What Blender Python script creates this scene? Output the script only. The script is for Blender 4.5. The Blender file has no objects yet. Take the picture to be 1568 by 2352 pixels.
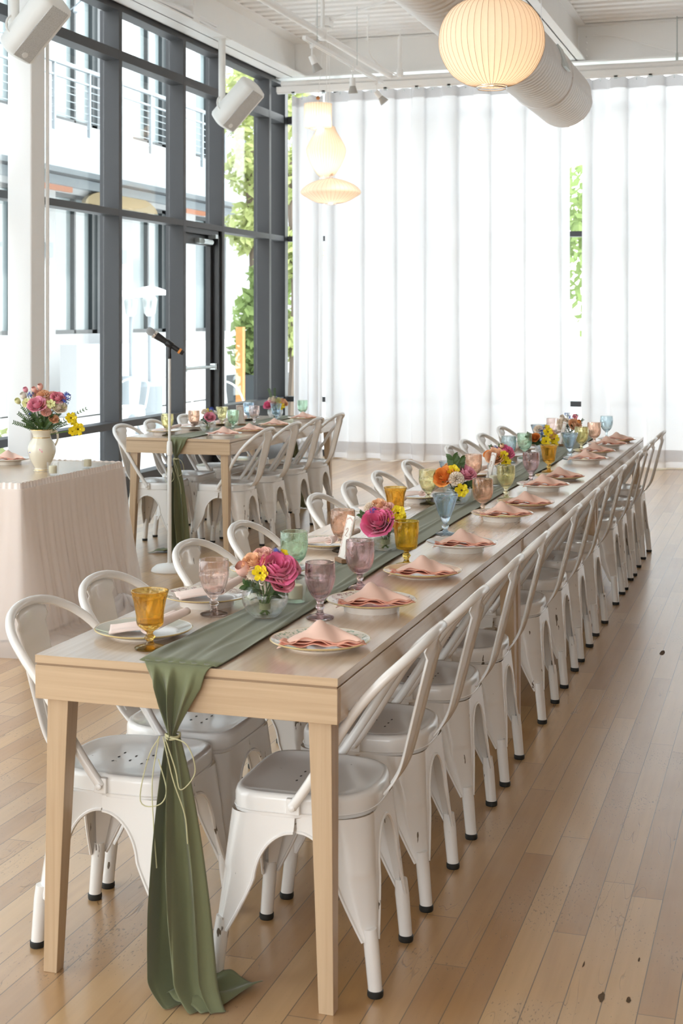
import bpy, bmesh, math, random
from mathutils import Vector, Matrix, noise
from math import sin, cos, pi, sqrt, radians as R
random.seed(7)
SC = bpy.context.scene
COL = SC.collection

# ------------------------------------------------------------------ camera
TH = 0.3057
cam_d = bpy.data.cameras.new('camera')
cam = bpy.data.objects.new('camera', cam_d); COL.objects.link(cam)
cam_d.sensor_fit = 'HORIZONTAL'; cam_d.sensor_width = 24.0
cam_d.lens = 24.0 * 3281 / 1568
cam_d.shift_y = -443 / 1568.0
cam.location = (0, 0, 1.56); cam.rotation_euler = (pi / 2, 0, TH)
cam_d.dof.use_dof = True; cam_d.dof.focus_distance = 4.8; cam_d.dof.aperture_fstop = 9.0
cam_d.clip_end = 300
SC.camera = cam
CR = Vector((cos(TH), sin(TH), 0)); CD = Vector((-sin(TH), cos(TH), 0))   # towards the right of the hall / into the hall

# ------------------------------------------------------------------ world, sun, exposure
W = bpy.data.worlds.new('sky'); SC.world = W; W.use_nodes = True
wn = W.node_tree.nodes; wl = W.node_tree.links
bgn = wn['Background']
tc = wn.new('ShaderNodeTexCoord'); sp = wn.new('ShaderNodeSeparateXYZ'); rmp = wn.new('ShaderNodeValToRGB')
wl.new(tc.outputs['Generated'], sp.inputs[0]); wl.new(sp.outputs['Z'], rmp.inputs[0])
rmp.color_ramp.elements[0].position = 0.0; rmp.color_ramp.elements[0].color = (1, .985, .96, 1)
rmp.color_ramp.elements[1].position = 0.6; rmp.color_ramp.elements[1].color = (.80, .90, 1, 1)
wl.new(rmp.outputs[0], bgn.inputs[0]); bgn.inputs[1].default_value = 2.6
sun_d = bpy.data.lights.new('sun', 'SUN'); sun_d.energy = 1.6; sun_d.angle = R(2); sun_d.color = (1, .95, .87)
sun = bpy.data.objects.new('sun', sun_d); COL.objects.link(sun)
sun.rotation_euler = (R(8), R(42), 0)      # comes from the far side of the roof, on to the courtyard
SC.view_settings.view_transform = 'Standard'; SC.view_settings.look = 'None'
SC.view_settings.gamma = 1.0; SC.view_settings.use_curve_mapping = False
SC.view_settings.exposure = 1.2
cy = SC.cycles
cy.max_bounces = 12; cy.diffuse_bounces = 6; cy.glossy_bounces = 4; cy.transmission_bounces = 10; cy.transparent_max_bounces = 24
cy.sample_clamp_indirect = 6.0; cy.caustics_reflective = False; cy.caustics_refractive = False
cy.use_denoising = True
def portal(name, loc, rot, sx, sy):
    d = bpy.data.lights.new(name, 'AREA'); d.shape = 'RECTANGLE'; d.size = sx; d.size_y = sy
    d.cycles.is_portal = True
    o = bpy.data.objects.new(name, d); COL.objects.link(o); o.location = loc; o.rotation_euler = rot
portal('daylight_window_wall', (-5.95, 5.2, 2.2), (0, R(-90), 0), 4.2, 20.4)
portal('daylight_end_wall', (-.8, 15.75, 2.2), (R(-90), 0, 0), 9.6, 4.2)
portal('daylight_rear_windows', (-1.0, -5.2, 2.3), (R(90), 0, 0), 7.0, 3.2)

# ------------------------------------------------------------------ materials
def nm(name):
    m = bpy.data.materials.new(name); m.use_nodes = True
    nt = m.node_tree; b = nt.nodes['Principled BSDF']
    return m, nt, nt.nodes, nt.links, b
def plain(name, col, rough=.5, metal=0, spec=.5, bump=0, bscale=60, var=0, vscale=4, coat=0, sheen=0):
    m, nt, n, l, b = nm(name)
    b.inputs['Base Color'].default_value = (*col, 1); b.inputs['Roughness'].default_value = rough
    b.inputs['Metallic'].default_value = metal; b.inputs['Specular IOR Level'].default_value = spec
    b.inputs['Coat Weight'].default_value = coat; b.inputs['Sheen Weight'].default_value = sheen
    t = n.new('ShaderNodeTexCoord')
    if bump:
        z = n.new('ShaderNodeTexNoise'); z.inputs['Scale'].default_value = bscale; z.inputs['Detail'].default_value = 3
        l.new(t.outputs['Object'], z.inputs[0])
        bp = n.new('ShaderNodeBump'); bp.inputs['Strength'].default_value = bump; bp.inputs['Distance'].default_value = .01
        l.new(z.outputs[0], bp.inputs['Height']); l.new(bp.outputs[0], b.inputs['Normal'])
    if var:
        z = n.new('ShaderNodeTexNoise'); z.inputs['Scale'].default_value = vscale; z.inputs['Detail'].default_value = 4
        l.new(t.outputs['Object'], z.inputs[0])
        mx = n.new('ShaderNodeMix'); mx.data_type = 'RGBA'
        mx.inputs[6].default_value = (*[c * (1 - var) for c in col], 1); mx.inputs[7].default_value = (*[min(1, c * (1 + var)) for c in col], 1)
        l.new(z.outputs[0], mx.inputs[0]); l.new(mx.outputs[2], b.inputs['Base Color'])
    return m
def node(n, t, **k):
    x = n.new(t)
    for a, v in k.items():
        if a.startswith('i_'):
            x.inputs[a[2:].replace('_', ' ')].default_value = v
        else: setattr(x, a, v)
    return x
def ramp(n, p0, c0, p1, c1):
    r = n.new('ShaderNodeValToRGB'); e = r.color_ramp.elements
    e[0].position = p0; e[0].color = (*c0, 1); e[1].position = p1; e[1].color = (*c1, 1)
    return r
def mixrgb(n, l, fac, a, b, mode='MIX'):
    x = n.new('ShaderNodeMix'); x.data_type = 'RGBA'; x.blend_type = mode
    for sock, v in ((x.inputs[0], fac), (x.inputs[6], a), (x.inputs[7], b)):
        if hasattr(v, 'is_linked'): l.new(v, sock)
        elif isinstance(v, tuple): sock.default_value = (*v, 1)
        else: sock.default_value = v
    return x.outputs[2]

def floor_mat():
    m, nt, n, l, b = nm('worn_maple_boards')
    t = n.new('ShaderNodeTexCoord')
    # rows run along the hall; every row is shifted by its own random amount
    sx_ = n.new('ShaderNodeSeparateXYZ'); l.new(t.outputs['Object'], sx_.inputs[0])
    rw = node(n, 'ShaderNodeMath', operation='DIVIDE'); l.new(sx_.outputs[0], rw.inputs[0]); rw.inputs[1].default_value = .083
    rf = node(n, 'ShaderNodeMath', operation='FLOOR'); l.new(rw.outputs[0], rf.inputs[0])
    wn1 = node(n, 'ShaderNodeTexWhiteNoise', noise_dimensions='1D'); l.new(rf.outputs[0], wn1.inputs['W'])
    sh = node(n, 'ShaderNodeMath', operation='MULTIPLY_ADD'); l.new(wn1.outputs[0], sh.inputs[0]); sh.inputs[1].default_value = 2.7; l.new(sx_.outputs[1], sh.inputs[2])
    mp = node(n, 'ShaderNodeCombineXYZ'); l.new(sh.outputs[0], mp.inputs[0]); l.new(sx_.outputs[0], mp.inputs[1])
    br = node(n, 'ShaderNodeTexBrick', offset=0, offset_frequency=2, squash=1)
    br.inputs['Scale'].default_value = 1; br.inputs['Brick Width'].default_value = 1.35
    br.inputs['Row Height'].default_value = .083; br.inputs['Mortar Size'].default_value = .0014
    br.inputs['Mortar Smooth'].default_value = .3; br.inputs['Bias'].default_value = 0
    br.inputs['Color1'].default_value = (0, 0, 0, 1); br.inputs['Color2'].default_value = (1, 1, 1, 1); br.inputs['Mortar'].default_value = (.5, .5, .5, 1)
    l.new(mp.outputs[0], br.inputs[0])
    # board to board colour
    cr = ramp(n, 0, (.42, .22, .075), 1, (.62, .385, .168)); l.new(br.outputs['Color'], cr.inputs[0])
    # grain along the boards
    g = n.new('ShaderNodeMapping'); g.inputs['Scale'].default_value = (45, 2.2, 1); l.new(t.outputs['Object'], g.inputs[0])
    gn = node(n, 'ShaderNodeTexNoise'); gn.inputs['Scale'].default_value = 1; gn.inputs['Detail'].default_value = 5; l.new(g.outputs[0], gn.inputs[0])
    gr = ramp(n, .3, (.84, .82, .79), .7, (1.0, 1.0, 1.0)); l.new(gn.outputs[0], gr.inputs[0])
    c1 = mixrgb(n, l, .8, cr.outputs[0], gr.outputs[0], 'MULTIPLY')
    # greyed, worn patches
    wn_ = node(n, 'ShaderNodeTexNoise'); wn_.inputs['Scale'].default_value = 1.3; wn_.inputs['Detail'].default_value = 6; l.new(t.outputs['Object'], wn_.inputs[0])
    wr = ramp(n, .42, (0, 0, 0), .72, (1, 1, 1)); l.new(wn_.outputs[0], wr.inputs[0])
    wm = node(n, 'ShaderNodeMath', operation='MULTIPLY'); l.new(wr.outputs[0], wm.inputs[0]); wm.inputs[1].default_value = .42
    c2 = mixrgb(n, l, wm.outputs[0], c1, (.56, .44, .33))
    # small dark nicks
    s = n.new('ShaderNodeMapping'); s.inputs['Scale'].default_value = (190, 60, 1); s.inputs['Rotation'].default_value = (0, 0, .3); l.new(t.outputs['Object'], s.inputs[0])
    sn = node(n, 'ShaderNodeTexNoise'); sn.inputs['Scale'].default_value = 1; sn.inputs['Detail'].default_value = 3; l.new(s.outputs[0], sn.inputs[0])
    s2 = node(n, 'ShaderNodeTexNoise'); s2.inputs['Scale'].default_value = 2.6; s2.inputs['Detail'].default_value = 3; l.new(t.outputs['Object'], s2.inputs[0])
    ad = node(n, 'ShaderNodeMath', operation='MULTIPLY_ADD'); l.new(s2.outputs[0], ad.inputs[0]); ad.inputs[1].default_value = .45; l.new(sn.outputs[0], ad.inputs[2])
    sr = ramp(n, .90, (0, 0, 0), .93, (1, 1, 1)); l.new(ad.outputs[0], sr.inputs[0])
    # hairline scratches: thin level lines of a noise field
    v = node(n, 'ShaderNodeTexNoise'); v.inputs['Scale'].default_value = 5.5; v.inputs['Detail'].default_value = 1.5
    dm = node(n, 'ShaderNodeMapping'); dm.inputs['Scale'].default_value = (3.2, .42, 1); dm.inputs['Rotation'].default_value = (0, 0, .35); l.new(t.outputs['Object'], dm.inputs[0]); l.new(dm.outputs[0], v.inputs[0])
    vs_ = node(n, 'ShaderNodeMath', operation='SUBTRACT'); l.new(v.outputs[0], vs_.inputs[0]); vs_.inputs[1].default_value = .5
    vb = node(n, 'ShaderNodeMath', operation='ABSOLUTE'); l.new(vs_.outputs[0], vb.inputs[0])
    vr = ramp(n, .0, (1, 1, 1), .0022, (0, 0, 0)); l.new(vb.outputs[0], vr.inputs[0])
    k = node(n, 'ShaderNodeTexNoise'); k.inputs['Scale'].default_value = 3.1; l.new(t.outputs['Object'], k.inputs[0])
    kr = ramp(n, .52, (0, 0, 0), .6, (1, 1, 1)); l.new(k.outputs[0], kr.inputs[0])
    vm = node(n, 'ShaderNodeMath', operation='MULTIPLY'); l.new(vr.outputs[0], vm.inputs[0]); l.new(kr.outputs[0], vm.inputs[1])
    mm = node(n, 'ShaderNodeMath', operation='MAXIMUM'); l.new(vm.outputs[0], mm.inputs[0]); l.new(sr.outputs[0], mm.inputs[1])
    m8 = node(n, 'ShaderNodeMath', operation='MULTIPLY'); l.new(mm.outputs[0], m8.inputs[0]); m8.inputs[1].default_value = .6
    c3 = mixrgb(n, l, m8.outputs[0], c2, (.10, .065, .035))
    mf = node(n, 'ShaderNodeMath', operation='MULTIPLY'); l.new(br.outputs['Fac'], mf.inputs[0]); mf.inputs[1].default_value = .9
    c4 = mixrgb(n, l, mf.outputs[0], c3, (.11, .075, .045))
    l.new(c4, b.inputs['Base Color'])
    rr = node(n, 'ShaderNodeMapRange'); rr.inputs[3].default_value = .24; rr.inputs[4].default_value = .36
    l.new(wn_.outputs[0], rr.inputs[0]); l.new(rr.outputs[0], b.inputs['Roughness'])
    b.inputs['Specular IOR Level'].default_value = 1.0; b.inputs['Coat Weight'].default_value = .6; b.inputs['Coat Roughness'].default_value = .22
    hs = node(n, 'ShaderNodeMath', operation='MAXIMUM'); l.new(br.outputs['Fac'], hs.inputs[0]); l.new(mm.outputs[0], hs.inputs[1])
    hv = node(n, 'ShaderNodeMath', operation='MULTIPLY_ADD'); l.new(gn.outputs[0], hv.inputs[0]); hv.inputs[1].default_value = -.25; l.new(hs.outputs[0], hv.inputs[2])
    bp = n.new('ShaderNodeBump'); bp.invert = True; bp.inputs['Strength'].default_value = .25; bp.inputs['Distance'].default_value = .004
    l.new(hv.outputs[0], bp.inputs['Height']); l.new(bp.outputs[0], b.inputs['Normal'])
    return m
def oak(name, axis, base=(.575, .425, .275), dark=(.48, .34, .21), rough=.33, coat=0):
    m, nt, n, l, b = nm(name); b.inputs['Coat Weight'].default_value = coat; b.inputs['Coat Roughness'].default_value = .24
    t = n.new('ShaderNodeTexCoord'); g = n.new('ShaderNodeMapping')
    sc = [70, 70, 70]; sc[axis] = 2.2; g.inputs['Scale'].default_value = sc
    l.new(t.outputs['Object'], g.inputs[0])
    a = node(n, 'ShaderNodeTexNoise'); a.inputs['Scale'].default_value = 1; a.inputs['Detail'].default_value = 5; a.inputs['Distortion'].default_value = .6; l.new(g.outputs[0], a.inputs[0])
    g2 = n.new('ShaderNodeMapping'); sc = [7, 7, 7]; sc[axis] = .8; g2.inputs['Scale'].default_value = sc; l.new(t.outputs['Object'], g2.inputs[0])
    a2 = node(n, 'ShaderNodeTexNoise'); a2.inputs['Scale'].default_value = 1; a2.inputs['Detail'].default_value = 2; l.new(g2.outputs[0], a2.inputs[0])
    ad = node(n, 'ShaderNodeMath', operation='MULTIPLY_ADD'); l.new(a2.outputs[0], ad.inputs[0]); ad.inputs[1].default_value = .6; l.new(a.outputs[0], ad.inputs[2])
    r = ramp(n, .58, dark, .98, base); l.new(ad.outputs[0], r.inputs[0]); l.new(r.outputs[0], b.inputs['Base Color'])
    b.inputs['Roughness'].default_value = rough
    bp = n.new('ShaderNodeBump'); bp.inputs['Strength'].default_value = .08; bp.inputs['Distance'].default_value = .002
    l.new(a.outputs[0], bp.inputs['Height']); l.new(bp.outputs[0], b.inputs['Normal'])
    return m
def chair_mat():
    m, nt, n, l, b = nm('white_enamel_chipped')
    t = n.new('ShaderNodeTexCoord'); g = n.new('ShaderNodeMapping'); g.inputs['Scale'].default_value = (42, 42, 11); l.new(t.outputs['Object'], g.inputs[0])
    oi = n.new('ShaderNodeObjectInfo'); cx = node(n, 'ShaderNodeCombineXYZ')
    mu = node(n, 'ShaderNodeMath', operation='MULTIPLY'); mu.inputs[1].default_value = 37; l.new(oi.outputs['Random'], mu.inputs[0]); l.new(mu.outputs[0], cx.inputs[0]); l.new(cx.outputs[0], g.inputs['Location'])
    a = node(n, 'ShaderNodeTexNoise'); a.inputs['Scale'].default_value = 1; a.inputs['Detail'].default_value = 3; l.new(g.outputs[0], a.inputs[0])
    sz = n.new('ShaderNodeSeparateXYZ'); l.new(t.outputs['Object'], sz.inputs[0])
    hz = node(n, 'ShaderNodeMapRange'); hz.inputs[1].default_value = .30; hz.inputs[2].default_value = .46; hz.inputs[3].default_value = .015; hz.inputs[4].default_value = -.05; l.new(sz.outputs[2], hz.inputs[0])
    ad_ = node(n, 'ShaderNodeMath', operation='ADD'); l.new(a.outputs[0], ad_.inputs[0]); l.new(hz.outputs[0], ad_.inputs[1])
    r = ramp(n, .705, (0, 0, 0), .715, (1, 1, 1)); l.new(ad_.outputs[0], r.inputs[0])
    c = mixrgb(n, l, r.outputs[0], (.80, .785, .76), (.16, .13, .10))
    l.new(c, b.inputs['Base Color']); b.inputs['Roughness'].default_value = .22
    b.inputs['Coat Weight'].default_value = .3; b.inputs['Coat Roughness'].default_value = .08
    return m
def glass(name, col, ior=1.45, mix=.88, rough=0.0, bump=None, edge=.12):
    col = tuple(c ** .36 for c in col)
    m, nt, n, l, b = nm(name); n.remove(b); out = n['Material Output']
    gl = n.new('ShaderNodeBsdfGlass'); gl.inputs['Color'].default_value = (*col, 1); gl.inputs['IOR'].default_value = ior; gl.inputs['Roughness'].default_value = rough
    tr = n.new('ShaderNodeBsdfTransparent'); tr.inputs['Color'].default_value = (*col, 1)
    mx = n.new('ShaderNodeMixShader'); mx.inputs[0].default_value = mix
    gs = n.new('ShaderNodeBsdfGlossy'); gs.inputs['Roughness'].default_value = .04
    lw = n.new('ShaderNodeLayerWeight'); lw.inputs[0].default_value = .5
    pw = node(n, 'ShaderNodeMath', operation='POWER'); l.new(lw.outputs['Facing'], pw.inputs[0]); pw.inputs[1].default_value = 3
    fr = node(n, 'ShaderNodeMath', operation='MULTIPLY_ADD'); l.new(pw.outputs[0], fr.inputs[0]); fr.inputs[1].default_value = edge; fr.inputs[2].default_value = .02
    my = n.new('ShaderNodeMixShader'); l.new(fr.outputs[0], my.inputs[0])
    l.new(tr.outputs[0], mx.inputs[1]); l.new(gl.outputs[0], mx.inputs[2]); l.new(mx.outputs[0], my.inputs[1]); l.new(gs.outputs[0], my.inputs[2]); l.new(my.outputs[0], out.inputs[0])
    if bump:
        t = n.new('ShaderNodeTexCoord')
        v = node(n, 'ShaderNodeTexVoronoi' if bump == 'dots' else 'ShaderNodeTexNoise'); v.inputs['Scale'].default_value = 42 if bump == 'dots' else 85
        l.new(t.outputs['Object'], v.inputs[0]); bp = n.new('ShaderNodeBump'); bp.inputs['Strength'].default_value = .22; bp.inputs['Distance'].default_value = .002
        l.new(v.outputs[0], bp.inputs['Height']); l.new(bp.outputs[0], gl.inputs['Normal']); l.new(bp.outputs[0], gs.inputs['Normal'])
    return m
def pane_mat(name, tint=(.97, .985, .98)):
    m, nt, n, l, b = nm(name); n.remove(b); out = n['Material Output']
    gl = n.new('ShaderNodeBsdfGlossy'); gl.inputs['Roughness'].default_value = .01
    tr = n.new('ShaderNodeBsdfTransparent'); tr.inputs['Color'].default_value = (*tint, 1)
    lw = n.new('ShaderNodeLayerWeight'); lw.inputs[0].default_value = .5
    pw = node(n, 'ShaderNodeMath', operation='POWER'); l.new(lw.outputs['Facing'], pw.inputs[0]); pw.inputs[1].default_value = 4.5
    fr = node(n, 'ShaderNodeMath', operation='MULTIPLY_ADD'); l.new(pw.outputs[0], fr.inputs[0]); fr.inputs[1].default_value = .5; fr.inputs[2].default_value = .03
    mx = n.new('ShaderNodeMixShader'); l.new(fr.outputs[0], mx.inputs[0]); l.new(tr.outputs[0], mx.inputs[1]); l.new(gl.outputs[0], mx.inputs[2]); l.new(mx.outputs[0], out.inputs[0])
    return m
def sheer(name, col, trans=.5, clear=.1, rough=1, weave=0, tcol=None):
    m, nt, n, l, b = nm(name); n.remove(b); out = n['Material Output']
    d = n.new('ShaderNodeBsdfDiffuse'); d.inputs[0].default_value = (*col, 1)
    t = n.new('ShaderNodeBsdfTranslucent'); t.inputs[0].default_value = (*(tcol or col), 1)
    x = n.new('ShaderNodeMixShader'); x.inputs[0].default_value = trans; l.new(d.outputs[0], x.inputs[1]); l.new(t.outputs[0], x.inputs[2])
    p = n.new('ShaderNodeBsdfTransparent'); y = n.new('ShaderNodeMixShader'); y.inputs[0].default_value = clear
    if weave:
        # gathers let less through where the threads bunch
        tx = n.new('ShaderNodeTexCoord'); g = n.new('ShaderNodeMapping'); g.inputs['Scale'].default_value = (weave, weave, 1.2); l.new(tx.outputs['Object'], g.inputs[0])
        a = node(n, 'ShaderNodeTexNoise'); a.inputs['Scale'].default_value = 1; a.inputs['Detail'].default_value = 2; l.new(g.outputs[0], a.inputs[0])
        mr = node(n, 'ShaderNodeMapRange'); mr.inputs[1].default_value = .35; mr.inputs[2].default_value = .65; mr.inputs[3].default_value = clear * 1.15; mr.inputs[4].default_value = clear * .75
        l.new(a.outputs[0], mr.inputs[0]); l.new(mr.outputs[0], y.inputs[0])
    l.new(x.outputs[0], y.inputs[1]); l.new(p.outputs[0], y.inputs[2]); l.new(y.outputs[0], out.inputs[0])
    return m
def emit(name, col, s):
    m, nt, n, l, b = nm(name)
    b.inputs['Base Color'].default_value = (*col, 1); b.inputs['Emission Color'].default_value = (*col, 1); b.inputs['Emission Strength'].default_value = s
    return m
def shade_mat(name, col, trans=.55):
    m, nt, n, l, b = nm(name); n.remove(b); out = n['Material Output']
    tx = n.new('ShaderNodeTexCoord'); a = node(n, 'ShaderNodeTexNoise'); a.inputs['Scale'].default_value = 55; a.inputs['Detail'].default_value = 3; l.new(tx.outputs['Object'], a.inputs[0])
    c = mixrgb(n, l, a.outputs[0], tuple(x * .95 for x in col), col)
    d = n.new('ShaderNodeBsdfDiffuse'); t = n.new('ShaderNodeBsdfTranslucent'); l.new(c, d.inputs[0]); l.new(c, t.inputs[0])
    x = n.new('ShaderNodeMixShader'); x.inputs[0].default_value = trans; l.new(d.outputs[0], x.inputs[1]); l.new(t.outputs[0], x.inputs[2]); l.new(x.outputs[0], out.inputs[0])
    return m
def plate_mat(name, base, rim, speck, gold=True, deco=.6):
    m, nt, n, l, b = nm(name)
    t = n.new('ShaderNodeTexCoord'); s = n.new('ShaderNodeSeparateXYZ'); l.new(t.outputs['Object'], s.inputs[0])
    cv = node(n, 'ShaderNodeCombineXYZ'); l.new(s.outputs[0], cv.inputs[0]); l.new(s.outputs[1], cv.inputs[1])
    ln = node(n, 'ShaderNodeVectorMath', operation='LENGTH'); l.new(cv.outputs[0], ln.inputs[0])
    def band(a, c):
        x = node(n, 'ShaderNodeMath', operation='GREATER_THAN'); l.new(ln.outputs['Value'], x.inputs[0]); x.inputs[1].default_value = a
        y = node(n, 'ShaderNodeMath', operation='LESS_THAN'); l.new(ln.outputs['Value'], y.inputs[0]); y.inputs[1].default_value = c
        z = node(n, 'ShaderNodeMath', operation='MULTIPLY'); l.new(x.outputs[0], z.inputs[0]); l.new(y.outputs[0], z.inputs[1]); return z.outputs[0]
    c = mixrgb(n, l, band(.088, .119), base, rim)
    a = node(n, 'ShaderNodeTexNoise'); a.inputs['Scale'].default_value = 120; a.inputs['Detail'].default_value = 2; l.new(t.outputs['Object'], a.inputs[0])
    r = ramp(n, deco, (0, 0, 0), deco + .03, (1, 1, 1)); l.new(a.outputs[0], r.inputs[0])
    mm = node(n, 'ShaderNodeMath', operation='MULTIPLY'); l.new(band(.093, .117), mm.inputs[0]); l.new(r.outputs[0], mm.inputs[1])
    a2 = node(n, 'ShaderNodeTexNoise'); a2.inputs['Scale'].default_value = 40; l.new(t.outputs['Object'], a2.inputs[0])
    sc_ = mixrgb(n, l, a2.outputs[0], speck[0], speck[1])
    c = mixrgb(n, l, mm.outputs[0], c, sc_)
    if gold: c = mixrgb(n, l, band(.1215, .13), c, (.62, .47, .22))
    l.new(c, b.inputs['Base Color']); b.inputs['Roughness'].default_value = .12; b.inputs['Coat Weight'].default_value = .3
    return m

M = dict(
    floor=floor_mat(), oak_x=oak('oak_grain_across', 0), oak_y=oak('oak_grain_along', 1, rough=.27, coat=.8), oak_z=oak('oak_grain_upright', 2), oak_top=oak('pale_oak_top', 1, base=(.66, .505, .38), dark=(.56, .41, .295), rough=.25, coat=1.0),
    gouge=plain('broken_out_wood', (.10, .06, .03), .9, bump=.3, var=.4, vscale=90), groove=plain('oak_shadow_gap', (.30, .20, .12), .7),
    chair=chair_mat(), rubber=plain('black_rubber', (.015, .016, .015), .5), hole=plain('dark_opening', (.06, .055, .05), .8),
    frame=plain('charcoal_window_metal', (.060, .060, .063), .5, spec=.35, var=.05), black=plain('black_door_metal', (.018, .018, .02), .38),
    white=plain('white_paint', (.90, .89, .875), .55, bump=.03), deck=plain('white_steel_deck', (.94, .935, .925), .5),
    beam=plain('white_painted_steel', (.93, .925, .91), .45, bump=.06, bscale=25, var=.03, vscale=2),
    wall=plain('white_plaster', (.85, .83, .80), .8), side=plain('dark_unseen_wall', (.22, .17, .13), .85, var=.1), duct=plain('white_spiral_duct', (.93, .93, .935), .4),
    galv=plain('galvanised_steel', (.55, .60, .60), .35, metal=.8), chrome=plain('chrome', (.8, .8, .8), .12, metal=1),
    pane=pane_mat('window_glass'), curtain=sheer('sheer_white_curtain', (.93, .925, .935), .5, .015, tcol=(.612, .602, .606)),
    band=plain('gathered_blush_band', (.86, .78, .73), .9),
    tulle=sheer('white_tulle', (.93, .90, .885), .45, .36), lining=plain('blush_lining', (.90, .79, .71), .9, sheen=.3),
    sage=plain('sage_green_cloth', (.155, .168, .085), .9, bump=.05, bscale=600, sheen=.28, var=.04, vscale=30),
    twine=plain('pale_green_ribbon', (.52, .50, .30), .8),
    peach=plain('blush_napkin_cloth', (.86, .585, .475), .9, bump=.03, bscale=500, sheen=.2),
    peach2=plain('shaded_peach_fold', (.80, .40, .29), .9), blushn=plain('pale_pink_napkin_cloth', (.89, .72, .645), .9, bump=.03, bscale=500, sheen=.2),
    lamp_on=shade_mat('lamp_skin', (.95, .87, .77)), wire=plain('lamp_wire', (.55, .42, .30), .6), bead=plain('walnut_bead', (.36, .16, .06), .4),
    bulb=emit('warm_bulb', (1, .72, .45), 3), spot=emit('lit_spot_face', (1, .93, .82), 9), spotgrey=plain('grey_lamp_fins', (.42, .40, .37), .5),
    spk=plain('white_speaker_cabinet', (.84, .83, .80), .5), ivory=plain('ivory_glaze', (.80, .75, .62), .12, coat=.4), gold=plain('gold_trim', (.80, .55, .20), .25, metal=.9),
    wax=plain('cream_wax', (.86, .82, .62), .5), mic=plain('black_microphone', (.02, .02, .022), .35), mesh=plain('silver_mesh', (.42, .42, .42), .35, metal=.7, bump=.6, bscale=900),
    cardp=plain('ivory_card', (.80, .76, .70), .7), print=plain('rose_print', (.60, .42, .36), .8), cardwood=plain('walnut_block', (.30, .17, .09), .5),
    stem=plain('flower_stem', (.10, .17, .035), .6), leaf=plain('leaf_green', (.055, .11, .025), .5, var=.25, vscale=30), leaf2=plain('light_leaf_green', (.15, .24, .06), .5),
    water=glass('water', (.97, .98, .97), 1.33, .12, edge=.3), clear=glass('clear_glass', (.985, .99, .985), 1.3, .10, edge=.55),
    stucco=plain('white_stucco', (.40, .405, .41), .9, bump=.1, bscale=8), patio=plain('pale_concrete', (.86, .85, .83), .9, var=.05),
    extframe=plain('dark_exterior_frame', (.03, .037, .04), .4), extglass=plain('pale_exterior_glass', (.20, .24, .25), .15, spec=.6),
    brick=plain('red_timber', (.48, .20, .11), .8), tanwall=plain('tan_stucco', (.36, .28, .16), .9), steelgrey=plain('pale_grey_steel', (.24, .27, .29), .5),
    treeleaf=sheer('tree_leaves', (.27, .35, .13), .45, 0.0), treeleaf2=sheer('yellow_green_leaves', (.46, .50, .22), .45, 0.0), bark=plain('bark', (.16, .12, .09), .9), timber=plain('orange_timber', (.50, .20, .05), .6),
    bluebit=plain('pale_blue_plastic', (.2, .45, .6), .3),
)
def glint(c): return c
GL = dict(
    amber=glass('amber_glass', (.90, .56, .12)), amber2=glass('golden_glass', (.93, .66, .10), bump='noise'), pink=glass('blush_glass', (.96, .82, .78)),
    mauve=glass('mauve_glass', (.80, .64, .67)), rose=glass('rose_glass', (.95, .74, .77), bump='noise'), peach=glass('peach_glass', (.96, .70, .56), bump='noise'),
    green=glass('mint_glass', (.72, .92, .76), bump='noise'), blue=glass('sky_blue_glass', (.66, .82, .95)), blued=glass('pale_blue_dotted_glass', (.72, .86, .92), bump='dots'),
    yellow=glass('pale_yellow_glass', (.95, .91, .58)), yellowd=glass('yellow_dotted_glass', (.94, .88, .50), bump='dots'))
PET = dict(
    magenta=plain('magenta_petal', (.86, .17, .36), .6, var=.15, vscale=25, sheen=.3), pink=plain('pink_petal', (.86, .38, .48), .6, var=.12, vscale=25), blush=plain('blush_petal', (.88, .53, .45), .6, var=.12, vscale=25),
    peach=plain('peach_petal', (.90, .56, .34), .6, var=.12, vscale=25), cream=plain('cream_petal', (.90, .80, .68), .6, var=.1, vscale=25), orange=plain('orange_petal', (.86, .33, .07), .6, var=.15, vscale=25),
    yellow=plain('yellow_petal', (.90, .72, .02), .55), lemon=plain('pale_lemon_petal', (.80, .80, .42), .6), white=plain('white_petal', (.86, .82, .74), .6),
    blue=plain('blue_petal', (.05, .10, .45), .6), paleblue=plain('pale_blue_petal', (.35, .48, .75), .6), rosepink=plain('rose_pink_petal', (.84, .34, .42), .6, var=.12, vscale=25), dark=plain('dark_flower_eye', (.12, .07, .02), .8))
PL = dict(
    A=plate_mat('sage_band_china', (.80, .765, .70), (.60, .60, .52), ((.6, .6, .5), (.66, .66, .56)), deco=.9),
    B=plate_mat('turquoise_floral_china', (.82, .77, .69), (.80, .74, .64), ((.20, .45, .42), (.52, .45, .25)), deco=.53),
    C=plate_mat('garland_china', (.82, .775, .71), (.82, .76, .68), ((.25, .18, .25), (.60, .35, .25)), deco=.56),
    D=plate_mat('peach_band_china', (.84, .78, .70), (.84, .60, .45), ((.8, .6, .45), (.8, .6, .5)), deco=.9),
    E=plate_mat('white_china', (.83, .80, .74), (.81, .78, .73), ((.75, .73, .7), (.7, .7, .7)), gold=False, deco=.9))

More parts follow.
